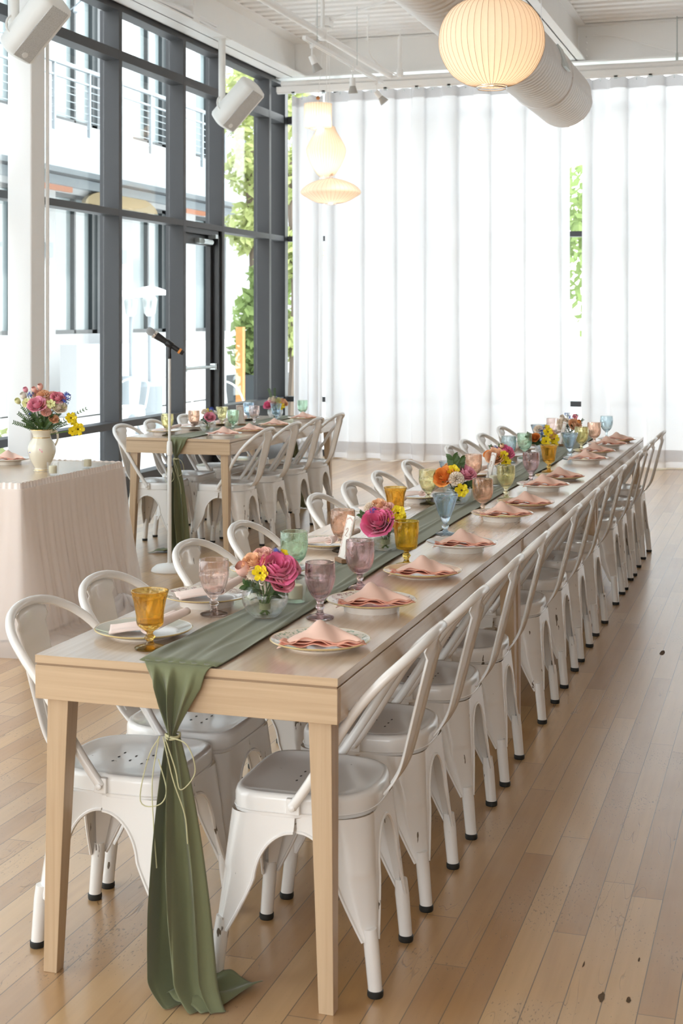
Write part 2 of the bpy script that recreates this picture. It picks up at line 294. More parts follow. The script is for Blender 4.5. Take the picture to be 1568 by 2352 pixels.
# ------------------------------------------------------------------ mesh helpers
class MB:
    def __init__(s): s.v = []; s.f = []; s.m = []
    def add(s, vs, fs, mi=0):
        k = len(s.v); s.v += [tuple(v) for v in vs]; s.f += [tuple(i + k for i in f) for f in fs]; s.m += [mi] * len(fs); return s
    def box(s, x0, x1, y0, y1, z0, z1, mi=0):
        v = [(x, y, z) for z in (z0, z1) for y in (y0, y1) for x in (x0, x1)]
        return s.add(v, [(0, 2, 3, 1), (4, 5, 7, 6), (0, 1, 5, 4), (2, 6, 7, 3), (0, 4, 6, 2), (1, 3, 7, 5)], mi)
    def hexa(s, bot, top, mi=0):
        v = list(bot) + list(top)
        return s.add(v, [(3, 2, 1, 0), (4, 5, 6, 7), (0, 1, 5, 4), (1, 2, 6, 5), (2, 3, 7, 6), (3, 0, 4, 7)], mi)
    def grid(s, fn, nu, nv, mi=0, wrap=False):
        k = nu if wrap else nu + 1
        v = [fn(i / nu, j / nv) for j in range(nv + 1) for i in range(k)]
        f = []
        for j in range(nv):
            for i in range(nu):
                a = j * k + i; b_ = j * k + (i + 1) % k
                f.append((a, b_, b_ + k, a + k))
        return s.add(v, f, mi)
    def lathe(s, prof, seg=32, mod=None, c=(0, 0, 0), mi=0, axis=None):
        n = len(prof); v = []
        for (r, z) in prof:
            for i in range(seg):
                a = 2 * pi * i / seg; q = r * (mod(a, z, r) if mod else 1)
                v.append((c[0] + q * cos(a), c[1] + q * sin(a), c[2] + z))
        if axis is not None: v = [tuple(axis @ Vector(p)) for p in v]
        f = [(j * seg + i, j * seg + (i + 1) % seg, (j + 1) * seg + (i + 1) % seg, (j + 1) * seg + i) for j in range(n - 1) for i in range(seg)]
        if prof[0][0] > 1e-6: f.append(tuple(reversed(range(seg))))
        if prof[-1][0] > 1e-6: f.append(tuple(range((n - 1) * seg, n * seg)))
        return s.add(v, f, mi)
    def tube(s, pts, r, seg=10, mi=0, closed=False, flat=1.0):
        pts = [Vector(p) for p in pts]; n = len(pts); v = []; up = None
        rr = r if isinstance(r, (list, tuple)) else [r] * n
        for i, p in enumerate(pts):
            a = pts[(i - 1) % n] if closed or i else p; b = pts[(i + 1) % n] if closed or i < n - 1 else p
            t = (b - a).normalized()
            if up is None: up = Vector((0, 0, 1)) if abs(t.z) < .9 else Vector((1, 0, 0))
            up = (up - t * up.dot(t)).normalized(); w = t.cross(up)
            for k in range(seg):
                g = 2 * pi * k / seg; v.append(tuple(p + (up * cos(g) + w * sin(g) * flat) * rr[i]))
        f = []
        for i in range(n if closed else n - 1):
            for k in range(seg):
                a = i * seg + k; b = i * seg + (k + 1) % seg; j = ((i + 1) % n) * seg
                f.append((a, b, j + (k + 1) % seg, j + k))
        if not closed: f += [tuple(reversed(range(seg))), tuple(range((n - 1) * seg, n * seg))]
        return s.add(v, f, mi)
    def xf(s, m):
        s.v = [tuple(m @ Vector(p)) for p in s.v]; return s
    def build(s, name, mats, parent=None, smooth=True, bevel=0, auto=35, solid=0, sub=0):
        me = bpy.data.meshes.new(name); me.from_pydata(s.v, [], s.f); me.update()
        for mt in (mats if isinstance(mats, (list, tuple)) else [mats]): me.materials.append(mt)
        for p, mi in zip(me.polygons, s.m): p.material_index = mi
        bm = bmesh.new(); bm.from_mesh(me)
        bmesh.ops.recalc_face_normals(bm, faces=bm.faces)
        if smooth:
            for f in bm.faces: f.smooth = True
            ca = R(auto)
            for e in bm.edges:
                if len(e.link_faces) == 2 and e.calc_face_angle(0) > ca: e.smooth = False
        bm.to_mesh(me); bm.free()
        o = bpy.data.objects.new(name, me); COL.objects.link(o)
        if parent is not None: o.parent = parent
        if bevel:
            md = o.modifiers.new('edges', 'BEVEL'); md.width = bevel; md.segments = 2; md.limit_method = 'ANGLE'; md.angle_limit = R(40)
        if solid:
            md = o.modifiers.new('thickness', 'SOLIDIFY'); md.thickness = solid; md.offset = 0
        if sub:
            md = o.modifiers.new('smooth', 'SUBSURF'); md.levels = sub; md.render_levels = sub
        return o
def bez(pts, n):
    """smooth curve through points (Catmull-Rom)"""
    P_ = [Vector(p) for p in pts]; P_ = [P_[0] * 2 - P_[1]] + P_ + [P_[-1] * 2 - P_[-2]]; out = []
    for i in range(1, len(P_) - 2):
        for k in range(n):
            t = k / n; a, b, c, d = P_[i - 1:i + 3]
            out.append(.5 * ((2 * b) + (c - a) * t + (2 * a - 5 * b + 4 * c - d) * t * t + (3 * b - a - 3 * c + d) * t ** 3))
    out.append(P_[-2]); return out
def tag(o, label=None, cat=None, group=None, kind=None):
    if label: o['label'] = label
    if cat: o['category'] = cat
    if group: o['group'] = group
    if kind: o['kind'] = kind
    return o
def empty(name, loc=(0, 0, 0), rz=0):
    o = bpy.data.objects.new(name, None); o.empty_display_size = .05; COL.objects.link(o); o.location = loc; o.rotation_euler = (0, 0, rz); return o
def struct(o): o['kind'] = 'structure'; return o
def copy_tree(o, parent=None):
    c = o.copy(); COL.objects.link(c)
    if parent is not None: c.parent = parent
    for ch in list(o.children): copy_tree(ch, c)
    return c
ORD = ['first', 'second', 'third', 'fourth', 'fifth', 'sixth', 'seventh', 'eighth', 'ninth', 'tenth', 'eleventh', 'twelfth']
GOUGE = [(-0.418, 3.315, 0.026, 0.008), (-0.358, 3.317, 0.016, 0.006), (-0.579, 6.815, 0.05, 0.012), (-0.481, 3.47, 0.018, 0.002), (-0.356, 3.534, 0.012, 0.003)]
# ================================================================== SETTING
XW, YB = -5.54, 15.45          # window wall face, end wall face
DK = 4.67                      # underside of roof deck
YR, XR = -5.0, 4.6             # rear wall, right-hand wall
f = MB(); f.box(XW - .2, XR, YR, YB + .2, -.12, 0)
rf_ = random.Random(3)
for (x, y, L_, w_) in GOUGE:            # knots and chips broken out of the boards
    k = [(x + w_ * cos(a) * rf_.uniform(.6, 1.2), y + L_ * sin(a) * rf_.uniform(.7, 1.15), .0007) for a in [2 * pi * i / 11 for i in range(11)]]
    f.add(k, [tuple(range(11))], 1)
struct(f.build('floor', [M['floor'], M['gouge']], smooth=False))
# corrugated deck, ribs run across the hall
def deck():
    b = MB(); pts = []; y = YR
    while y < YB + .2:
        pts += [(y, DK), (y + .10, DK), (y + .118, DK + .045), (y + .182, DK + .045), (y + .2, DK)]; y += .2
    v = []
    for (yy_, zz) in pts: v += [(XW - .2, yy_, zz), (XR, yy_, zz)]
    b.add(v, [(2 * i, 2 * i + 1, 2 * i + 3, 2 * i + 2) for i in range(len(pts) - 1)])
    b.box(XW - .2, XR, YR, YB + .25, DK + .06, DK + .3)
    return b
struct(deck().build('ceiling', M['deck'], smooth=False))
w = MB(); w.box(XR, XR + .15, YR, YB + .2, 0, DK + .06); struct(w.build('wall_right', M['side'], smooth=False))  # brown invented for this unseen wall, to cut the light it bounces
w = MB()
w.box(-5.7, XR, YR - .15, YR, 0, .7); w.box(-5.7, XR, YR - .15, YR, 3.9, DK + .06); w.box(2.5, XR, YR - .15, YR, .7, 3.9); w.box(-5.7, -4.5, YR - .15, YR, .7, 3.9)
struct(w.build('wall_rear', M['wall'], smooth=False))
wr = struct(empty('window_3', (-1, YR, 2.3)))
g = MB()
for x in (-4.5, -2.75, -1.0, .75, 2.44): g.box(x + 1, x + 1.06, -.12, -.02, -1.6, 1.6)
g.box(-3.5, 3.5, -.12, -.02, -1.6, -1.54); g.box(-3.5, 3.5, -.12, -.02, 1.54, 1.6)
g.build('window_frame', M['frame'], wr, smooth=False)

# ---- window wall on the courtyard side
D = .14; W2 = .03
mull = [-3.87, -2.5, -1.13, .24, 1.61, 2.98, 4.35, 5.73, 7.1, 8.47, 9.84, 11.21, 12.577, 13.55, 14.92, 15.42]
wa = struct(empty('window_1', (XW, 5, 0)))
def part(b, n, m, p, **k):
    b.v = [(v[0] - p.location.x, v[1] - p.location.y, v[2] - p.location.z) for v in b.v]
    return b.build(n, m, p, **k)
for y in mull:
    b = MB(); b.box(XW - D, XW, y - W2, y + W2, .187, 4.24); b.box(XW - D - .05, XW - D, y - .02, y + .02, .187, 4.24)
    part(b, 'mullion', M['frame'], wa, smooth=False, bevel=.002)
rails = [('curb_rail', 0, .187), ('lower_rail', .612, .672), ('transom', 2.452, 2.51), ('upper_transom', 3.80, 3.885), ('head_rail', 4.225, 4.285)]
for nme, z0, z1 in rails:
    b = MB(); ys = [YR, 12.607, 13.52, YB + .03] if z0 < 2.4 else [YR, YB + .03]
    for i in range(0, len(ys), 2): b.box(XW - D, XW - .001, ys[i], ys[i + 1], z0, z1)
    part(b, nme, M['frame'], wa, smooth=False)
b = MB(); b.box(XW - .12, XW - .01, YR, YB, 4.285, DK + .06); part(b, 'header_panel', M['white'], wa, smooth=False)
b = MB()
for i, y in enumerate(mull[:-1]):
    y2 = mull[i + 1]
    for (z0, z1) in ((.187, .612), (.672, 2.452), (2.51, 3.80), (3.885, 4.225)):
        if abs(y - 12.577) < .01 and z1 < 2.5: continue
        b.box(XW - D - .012, XW - D - .006, y + W2, y2 - W2, z0, z1)
part(b, 'panes', M['pane'], wa, smooth=False)
b = MB()
b.box(XW - .16, XW + .01, 15.38, 15.48, 0, 4.24); part(b, 'corner_post', M['black'], wa, smooth=False)
# door in the bay
dr = struct(empty('door_1', (XW, 12.607, 0)))
b = MB(); x0, x1 = XW - .13, XW - .08
b.box(x0, x1, 12.607, 12.70, .0, 2.40); b.box(x0, x1, 13.40, 13.52, 0, 2.40); b.box(x0, x1, 12.70, 13.40, 2.30, 2.40); b.box(x0, x1, 12.70, 13.40, 0, .25)
part(b, 'door_frame', M['black'], dr, smooth=False, bevel=.003)
b = MB(); b.box(XW - .14, XW - .02, 13.46, 13.525, 0, 2.452); b.box(XW - .14, XW - .02, 12.6, 12.63, 0, 2.452); b.box(XW - .14, XW - .02, 12.6, 13.52, 2.40, 2.452); part(b, 'jamb', M['black'], dr, smooth=False)
b = MB(); b.box(XW - .108, XW - .102, 12.7, 13.4, .25, 2.3); part(b, 'door_pane', M['pane'], dr, smooth=False)
b = MB(); b.tube([(XW - .04, 12.66, 1.08), (XW - .04, 13.44, 1.08)], .016, 8); b.box(XW - .09, XW - .03, 12.66, 12.71, 1.05, 1.11); b.box(XW - .09, XW - .03, 13.40, 13.45, 1.05, 1.11)
part(b, 'push_bar', M['galv'], dr)
b = MB(); b.box(XW - .08, XW - .03, 13.0, 13.24, 2.31, 2.36); b.tube([(XW - .02, 13.05, 2.33), (XW - .02, 13.28, 2.33)], .028, 10); b.box(XW - .06, XW + .02, 13.30, 13.36, 2.37, 2.41)
part(b, 'door_closer', M['galv'], dr)

# ---- end wall of glass behind the curtains
wb = struct(empty('window_2', (0, YB, 0)))
for x in (-4.95, -3.6, -2.9, -1.95, -.6, .75, 2.1, 3.45, 4.55):
    if x in (-2.9,): continue
    b = MB(); b.box(x - .03, x + .03, YB + .02, YB + .14, 0, 4.4); part(b, 'mullion', M['frame'], wb, smooth=False)
for nme, z0, z1 in [('curb_rail', 0, .07)] + rails[1:4]:
    b = MB(); b.box(XW, XR, YB + .02, YB + .13, z0, z1); part(b, nme, M['frame'], wb, smooth=False)
b = MB(); b.box(XW, XR, YB + .09, YB + .096, .187, 4.4); part(b, 'panes', M['pane'], wb, smooth=False)
b = MB(); b.box(XW - .15, XR, YB - .02, YB + .2, 4.4, DK + .06); struct(b.build('wall_end', M['white'], smooth=False))

# ---- steel beams
def ibeam(x0, x1, y0, y1, z0, z1, along, tf=.016, tw=.012):
    b = MB(); b.box(x0, x1, y0, y1, z0, z0 + tf); b.box(x0, x1, y0, y1, z1 - tf, z1)
    if along == 'y': c = (x0 + x1) / 2; b.box(c - tw / 2, c + tw / 2, y0, y1, z0, z1)
    else: c = (y0 + y1) / 2; b.box(x0, x1, c - tw / 2, c + tw / 2, z0, z1)
    return b
struct(tag(ibeam(-5.50, -5.19, YR, 15.18, 4.27, DK, 'y').build('roof_beam', M['beam'], smooth=False)))
struct(tag(ibeam(-2.26, -2.08, YR, 15.18, 4.29, DK, 'y').build('roof_beam', M['beam'], smooth=False)))
struct(tag(ibeam(2.6, 2.8, YR, 15.18, 4.29, DK, 'y').build('roof_beam', M['beam'], smooth=False)))
b = MB(); b.box(XW, XR, 15.19, 15.21, 4.28, DK); b.box(XW, XR, 15.1, 15.3, 4.262, 4.28); b.box(XW, XR, 15.12, 15.3, DK - .02, DK)
struct(b.build('end_beam', M['beam'], smooth=False))
b = MB()
for i in range(5): b.lathe([(0.001, 0), (.012, .004), (.012, .012), (0.001, .016)], 6, c=(0, 0, 0)); b.v[-24:] = [(-2.075 + .018 + v[2] - .02, 15.13 + v[1] * .9, 4.33 + i * .07 + v[0]) for v in b.v[-24:]]
struct(b.build('beam_bolts', M['beam']))
# column by the window wall with a conduit
b = MB(); b.box(-5.47, -5.27, 9.22, 9.42, 0, 4.27); struct(b.build('column', M['white'], smooth=False, bevel=.012))
b = MB(); b.tube([(-5.262, 9.437, 0), (-5.262, 9.437, 4.2)], .014, 8); tag(b.build('conduit', M['beam']), 'thin white conduit running up beside the white column', 'conduit', kind='structure')

# ---- pipes, ducts, track
b = MB(); b.tube([(XW + .1, 15.02, 4.185), (XR, 15.02, 4.185)], .033, 12)
tag(b.build('ceiling_pipe', M['white']), 'white round pipe running along the end beam above the curtains', 'pipe')
b = MB(); b.box(XW + .05, XR, 14.98, 15.06, 4.09, 4.15); b.box(XW + .05, XR, 15.0, 15.04, 4.075, 4.09)
tag(b.build('mounting_rail', M['beam'], smooth=False), 'flat white steel channel under the end pipe', 'rail')
b = MB(); b.box(XW + .05, XR, 15.13, 15.165, 4.135, 4.16)
trk = empty('curtain_track', (0, 15.14, 4.14)); tag(trk, 'galvanised curtain track with hangers below the end beam', 'curtain track')
part(b, 'rail', M['galv'], trk, smooth=False)
x = -5.3
while x < 3.4:
    b = MB(); b.box(x - .018, x + .018, 15.0, 15.04, 4.06, 4.12); b.box(x - .007, x + .007, 15.04, 15.16, 4.10, 4.115)
    part(b, 'hanger', M['galv'], trk, smooth=False); x += .355
b = MB(); b.tube([(-1.13, 15.02, 4.21), (-1.13, 15.02, DK)], .006, 8); b.lathe([(.014, 4.2), (.014, 4.28), (.006, 4.3)], 10, c=(-1.13, 15.02, 0))
tag(b.build('threaded_rod', M['galv']), 'thin steel rod from roof deck to the pipe over the curtain opening', 'rod')
b = MB(); b.tube(bez([(-2.0, 15.12, 4.55), (-1.7, 15.1, 4.5), (-1.2, 15.08, 4.33), (-.8, 15.06, 4.26), (-.3, 15.06, 4.24)], 6), .008, 6)
tag(b.build('cable', M['beam']), 'white cable drooping from the centre beam to the end pipe', 'cable')
# sprinkler main with drops
sp_ = empty('sprinkler_pipe', (-4.16, 8, 4.2)); tag(sp_, 'long white sprinkler pipe running under the roof deck towards the curtains', 'pipe')
b = MB(); b.tube([(-4.16, YR, 4.2), (-4.16, 14.93, 4.2)], .033, 12); part(b, 'main_pipe', M['white'], sp_)
for y in (12.6,):
    b = MB(); b.tube([(-4.16, y, 4.2), (-4.16, y, DK)], .02, 10); b.lathe([(.03, 4.15), (.042, 4.16), (.042, 4.25), (.03, 4.26)], 12, c=(-4.16, y, 0)); part(b, 'drop_pipe', M['white'], sp_)
b = MB(); b.tube([(-3.96, 14.6, DK - .12), (-3.96, 14.6, 4.16)], .024, 10); b.lathe([(.006, DK - .12), (.008, DK - .07), (.016, DK - .06), (.016, DK - .05)], 8, c=(-3.96, 14.6, 0)); b.lathe([(.02, 4.12), (.036, 4.14), (.036, 4.2), (.02, 4.22)], 12, c=(-3.96, 14.6, 0))
part(b, 'riser', M['white'], sp_)
b = MB(); b.tube(bez([(-4.1, 13.9, DK), (-4.1, 13.9, 4.3), (-4.03, 14.1, 4.16), (-3.96, 14.45, 4.12)], 5), .007, 6)
tag(b.build('cable', M['white']), 'loose white cable looping beside the short white riser', 'cable')
# spiral duct
du = empty('spiral_duct', (-1.92, 5, 3.5)); tag(du, 'large white spiral ventilation duct ending before the curtains', 'duct')
def ductf(u, v):
    y = YR + .2 + v * (12.3 - YR); r = .25 + (.006 if (int(v * 1200) % 6) == 0 else 0)
    return (-1.92 + r * cos(2 * pi * u), y + u * .085, 3.5 + r * sin(2 * pi * u))
b = MB(); b.grid(ductf, 40, 1200, wrap=True); ring = b.v[-40:]; k = len(b.v); b.v.append((-1.92, 12.6, 3.5)); b.f += [(k - 40 + i, k - 40 + (i + 1) % 40, k) for i in range(40)]; b.m += [0] * 40
part(b, 'duct_body', M['duct'], du, auto=60)
for y in (3.0, 7.0, 11.4):
    b = MB(); b.tube([(-1.92 + .253 * cos(a), y, 3.5 + .253 * sin(a)) for a in [i * 2 * pi / 40 for i in range(40)]], .009, 6, closed=True); b.tube([(-1.92, y, 3.75), (-1.92, y, DK)], .003, 6); part(b, 'hanger_strap', M['duct'], du)
b = MB(); b.hexa([(-1.665, 10.85, 3.48), (-1.665, 11.1, 3.48), (-1.64, 11.1, 3.48), (-1.64, 10.85, 3.48)], [(-1.665 - .06, 10.85, 3.64), (-1.665 - .06, 11.1, 3.64), (-1.70, 11.1, 3.655), (-1.70, 10.85, 3.655)])
part(b, 'air_register', M['galv'], du, smooth=False)
# track with spot heads
tk = empty('light_track', (-4.13, 13.2, 4.05)); tag(tk, 'white ceiling track carrying three small spot heads', 'track light')
b = MB(); b.box(-4.147, -4.113, 11.98, 14.5, 4.04, 4.075); part(b, 'rail', M['white'], tk, smooth=False)
b = MB(); b.box(-4.134, -4.126, 12.0, 14.48, 4.038, 4.041); part(b, 'slot', M['galv'], tk, smooth=False)
for y in (12.35, 13.6):
    b = MB(); b.tube([(-4.13, y, 4.07), (-4.13, y, DK)], .003, 6); part(b, 'suspension_wire', M['galv'], tk)
for i, (y, ax, lab) in enumerate(((12.2, Vector((.35, .25, -.9)), 'white spot head nearest the open end of the track, tilted down'), (13.45, Vector((.0, .1, -1)), 'white spot head at the middle of the track, pointing straight down'), (14.3, Vector((.6, .2, -.75)), 'white spot head at the curtain end of the track, tilted aside'))):
    o = empty('spot_lamp', (-4.13, y, 4.04)); tag(o, lab, 'spotlight', 'spot heads on the ceiling track')
    ax.normalize(); q = ax.to_track_quat('Z', 'X').to_matrix().to_4x4(); mt = Matrix.Translation((0, 0, -.12)) @ q
    b = MB(); b.box(-.016, .016, -.016, .016, -.035, 0); b.tube([(0, 0, -.03), (0, 0, -.11)], .007, 8); b.build('lamp_arm', M['white'], o)
    b = MB(); b.lathe([(.001, -.02), (.028, -.015), (.03, .06), (.026, .065)], 20).xf(mt); b.build('lamp_body', M['white'], o)
    b = MB(); b.lathe([(.026, .06), (.047, .125), (.049, .135), (.041, .135)], 28, mod=lambda a, z, r: 1 + (.05 * (1 if int(a * 28 / pi) % 2 else -1) if .07 < z < .126 else 0)).xf(mt); b.build('fins', M['spotgrey'], o)
    b = MB(); b.lathe([(.04, .130), (.04, .134), (.001, .1345)], 20).xf(mt); b.build('lamp_face', M['spot'], o)
    ld = bpy.data.lights.new('spot_light', 'SPOT'); ld.energy = 35; ld.color = (1, .86, .68); ld.spot_size = R(55); ld.spot_blend = .5; ld.shadow_soft_size = .03
    lo = bpy.data.objects.new('spot_light', ld); COL.objects.link(lo); lo.parent = o; lo.location = Vector((0, 0, -.12)) + ax * .15; lo.rotation_euler = (-ax).to_track_quat('Z', 'Y').to_euler()
# junction boxes and conduit on the deck
for (x, y, lab) in ((-4.62, 14.05, 'white junction box with canopy above the three small paper lamps'), (-3.2, 12.9, 'white junction box on the roof deck beside the track wires')):
    o = empty('junction_box', (x, y, DK)); tag(o, lab, 'junction box')
    b = MB(); b.box(-.075, .075, -.075, .075, -.085, 0); b.build('box_body', M['white'], o, smooth=False)
    b = MB(); b.lathe([(.001, -.15), (.02, -.145), (.075, -.11), (.075, -.10), (.06, -.085)], 24); b.build('canopy', M['white'], o)
b = MB(); b.tube([(-4.55, 14.05, DK - .02), (-3.9, 13.5, DK - .02), (-3.28, 12.95, DK - .02)], .01, 8); tag(b.build('conduit', M['white']), 'thin white conduit linking the two ceiling junction boxes', 'conduit')
# cable bundle on the side beam
b = MB()
for k, (dx, dz, r) in enumerate(((0, 0, .03), (.03, .03, .02), (.05, -.005, .018))):
    b.tube(bez([(-5.27 + dx + .012 * sin(i * 1.7 + k), 3 + i * .8, 4.315 + dz + .012 * cos(i * 2.1 + k)) for i in range(13)], 4), r, 8)
tag(b.build('cable_bundle', M['duct']), 'grey-white bundle of cables lying along the side beam flange', 'cable')
b = MB(); b.box(-5.3, -5.2, 12.0, 12.14, 4.29, 4.42); b.tube(bez([(-5.22, 12.07, 4.42), (-5.22, 12.07, 4.55), (-5.2, 12.12, 4.63), (-5.0, 12.4, 4.66)], 5), .012, 8)
tag(b.build('switch_box', M['beam'], smooth=False), 'white switch box with bent conduit on the side beam', 'switch box')

# ---- loudspeakers hanging from the side beam
def speaker(y, lab):
    o = empty('loudspeaker', (-5.24, y, 4.27)); tag(o, lab, 'loudspeaker', 'white loudspeakers on the side beam')
    b = MB(); b.tube([(0, 0, 0), (0, 0, -.62)], .034, 14); b.build('pole', M['spk'], o)
    b = MB(); b.box(-.07, .07, -.07, .07, -.012, 0); b.build('ceiling_plate', M['spk'], o, smooth=False)
    b = MB(); b.tube(bez([(0, .0, -.55), (-.02, -.06, -.60), (0, -.10, -.68), (.06, -.08, -.74)], 5), .008, 8); b.build('cable', M['spk'], o)
    b = MB(); b.box(-.03, .10, -.03, .03, -.66, -.60); b.build('bracket', M['spk'], o, smooth=False, bevel=.006)
    # cabinet: long axis tilted, grille faces the hall and down
    def prof(i):   # cross-section (depth p forwards, half height h)
        return [(-.15, .055), (-.13, .10), (-.02, .155), (.10, .14), (.13, .125), (.135, .11)][i]
    b = MB(); L = .26
    def cab(u, v):
        a = 2 * pi * u; t = abs(2 * v - 1); e = 1 - .55 * max(0, (t - .86) / .14) ** 2
        p = cos(a); q = sin(a); k = (abs(p) ** 3.2 + abs(q) ** 3.2) ** (-1 / 3.2)
        return ((2 * v - 1) * L, q * k * .135 * e * (1 - .22 * (p * k < 0) * abs(p * k)), p * k * .13 * e)
    b.grid(cab, 40, 24, wrap=True); n = len(b.v); b.f += [tuple(range(40)), tuple(range(n - 40, n))]; b.m += [0, 0]
    n_ = Vector((.62, -.46, -.62)).normalized()             # grille direction
    lx = Vector((.46, .10, .80)); lx = (lx - n_ * lx.dot(n_)).normalized()
    ly = n_.cross(lx)
    mt = Matrix.Translation((.15, .02, -.64)) @ Matrix(((lx.x, ly.x, n_.x, 0), (lx.y, ly.y, n_.y, 0), (lx.z, ly.z, n_.z, 0), (0, 0, 0, 1)))
    b.xf(mt); cb = b.build('cabinet', M['spk'], o, auto=50)
    b = MB(); b.box(-.225, .225, -.075, .075, .124, .134); b.xf(mt); b.build('grille', M['grille'], o, smooth=False, bevel=.01)
    b = MB(); b.lathe([(.001, .134), (.022, .134), (.022, .138), (.001, .139)], 20, c=(-.185, 0, 0)).xf(mt); b.build('badge', M['spk'], o)
    return o
mg, nt, n, l, bs = nm('perforated_grille')
t_ = n.new('ShaderNodeTexCoord'); vv = node(n, 'ShaderNodeTexVoronoi'); vv.inputs['Scale'].default_value = 150; vv.inputs['Randomness'].default_value = .1; l.new(t_.outputs['Object'], vv.inputs[0])
rr_ = ramp(n, .35, (.20, .19, .18), .5, (.72, .71, .69)); l.new(vv.outputs['Distance'], rr_.inputs[0]); l.new(rr_.outputs[0], bs.inputs['Base Color']); M['grille'] = mg
speaker(12.78, 'white loudspeaker hanging by the glass door bay, farther of the two')
speaker(8.93, 'large white loudspeaker in the top corner by the column')

# ---- curtains
def curtain(x0, x1, y, ztop, lab, nf, seed, hem=True):
    rn = random.Random(seed); o = empty('curtain', ((x0 + x1) / 2, y, 0)); tag(o, lab, 'curtain', 'sheer white curtains along the end wall')
    ph = [0]
    for i in range(nf): ph.append(ph[-1] + rn.uniform(.88, 1.12))
    ph = [p / ph[-1] for p in ph]; Wd = x1 - x0
    # ripple fold: broad panels joined by narrow returns
    nu = nf * 24
    def fold(s, v):
        i = min(nf - 1, int(s * nf)); t = s * nf - i
        a, c_ = ph[i], ph[i + 1]; sg = 1 if i % 2 else -1
        am = .042 * (1 - .35 * v)
        yy_ = sg * am * cos(pi * t) ** 1 * 1.0
        k = sin(pi * (t - .5)); yy_ = -sg * am * (abs(k) ** .3) * (1 if k > 0 else -1)
        fan = .035 * v * sin(9 * s + seed) * sin(2.2 * v + 3 * s * seed)
        xx_ = a + (c_ - a) * (t + .10 * sin(2 * pi * t))
        return xx_ + fan / Wd * .5, yy_ + .02 * v * sin(31 * s + seed) * v
    def surf(u, v):
        s, dy = fold(u, v); z = ztop - v * (ztop - .012) - .018 * (1 - v) ** 30 * (sin(u * nf * pi) ** 2)
        return (x0 + s * Wd - (x0 + x1) / 2, dy + (.05 * (v - .985) / .015 if v > .985 else 0) * sin(40 * u), max(z, .006))
    b = MB(); b.grid(surf, nu, 34); b.build('cloth', M['curtain'], o, auto=80)
    if hem:
        def hs(u, v):
            p = surf(u, .0008 + v * .028); return (p[0], p[1] - .004, p[2])
        b = MB(); b.grid(hs, nu, 2); b.build('heading_tape', M['curtain'], o, auto=80)
        def h2(u, v):
            p = surf(u, .955 + v * .03); return (p[0], p[1] - .003, p[2])
        b = MB(); b.grid(h2, nu, 2); b.build('bottom_hem', M['curtain'], o, auto=80)
    for i in range(0, nf + 1, 1):
        xx_ = x0 + ph[i] * Wd - (x0 + x1) / 2
        b = MB(); b.tube([(xx_, 0, ztop - .03), (xx_, 0, ztop + .02)], .004, 6); b.lathe([(.001, -.008), (.009, 0), (.001, .008)], 8, c=(xx_, -.012, ztop - .035)); b.build('glide', M['galv'], o)
    return o
curtain(-4.98, -2.262, 15.2, 4.11, 'wide sheer white curtain hanging between the corner and the narrow gap', 15, 3)
curtain(-2.115, 3.6, 15.2, 4.11, 'sheer white curtain hanging past the gap, behind the end of the long table', 32, 5)
curtain(-5.34, -5.0, 15.12, 4.06, 'narrow gathered white curtain stacked in the window corner', 3, 8)

# ================================================================== OUTSIDE
b = MB(); b.box(-40, XW - .16, -14, 40, -.2, -.03); b.box(XW - .16, 30, YB + .2, 40, -.2, -.03); b.box(-5.7, 30, -14, YR - .15, -.2, -.03); struct(b.build('ground_outside', M['patio'], smooth=False))
XF = -12.0
fb = empty('courtyard_building', (XF, 20, 0)); tag(fb, 'white stucco building with balcony across the courtyard', 'building')
b = MB(); ys = [6.0]
wins = [(10.0, 11.7), (13.0, 14.7), (16.0, 17.7), (19.0, 20.7), (21.8, 23.5), (24.8, 26.5), (27.8, 29.5)]
def facade(b, z0, z1, wz0, wz1):
    y = 2.0
    for (a, c_) in wins:
        b.box(XF - .4, XF, y, a, z0, z1); b.box(XF - .4, XF, a, c_, z0, wz0); b.box(XF - .4, XF, a, c_, wz1, z1); y = c_
    b.box(XF - .4, XF, y, 33, z0, z1)
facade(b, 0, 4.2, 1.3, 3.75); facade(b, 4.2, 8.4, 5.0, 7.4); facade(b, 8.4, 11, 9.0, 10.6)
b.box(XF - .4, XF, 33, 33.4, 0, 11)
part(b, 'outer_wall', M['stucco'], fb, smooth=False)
for (a, c_) in wins:
    for (z0, z1) in ((1.3, 3.75), (5.0, 7.4)):
        b = MB()
        for (p, q, r_, s_) in ((a, a + .07, z0, z1), (c_ - .2, c_, z0, z1), (a, c_, z0, z0 + .07), (a, c_, z1 - .07, z1), ((a + c_) / 2 - .03, (a + c_) / 2 + .03, z0, z1)): b.box(XF - .2, XF - .08, p, q, r_, s_)
        fr_ = part(b, 'window', M['extframe'], fb, smooth=False)
        b = MB(); b.box(-.18, -.16, a - 20, c_ - 20, z0, z1); b.build('pane', M['extglass'], fr_, smooth=False)
b = MB(); b.box(XF, XF + 1.3, 8, 31, 4.15, 4.45); part(b, 'balcony_slab', M['steelgrey'], fb, smooth=False)
b = MB(); b.box(XF + .9, XF + 1.3, 8, 31, 3.9, 4.15); b.box(XF, XF + .15, 8, 31, 3.85, 4.0); part(b, 'balcony_beam', M['steelgrey'], fb, smooth=False)
b = MB()
for y in [8 + i * 1.15 for i in range(21)]: b.box(XF + 1.2, XF + 1.25, y, y + .05, 4.45, 5.5)
b.box(XF + 1.19, XF + 1.26, 8, 31, 5.5, 5.56); b.box(XF + 1.2, XF + 1.24, 8, 31, 5.3, 5.33)
for z in (4.6, 4.72, 4.84, 4.96, 5.08, 5.2): b.box(XF + 1.215, XF + 1.225, 8, 31, z, z + .012)
part(b, 'railing', M['steelgrey'], fb, smooth=False)
b = MB()
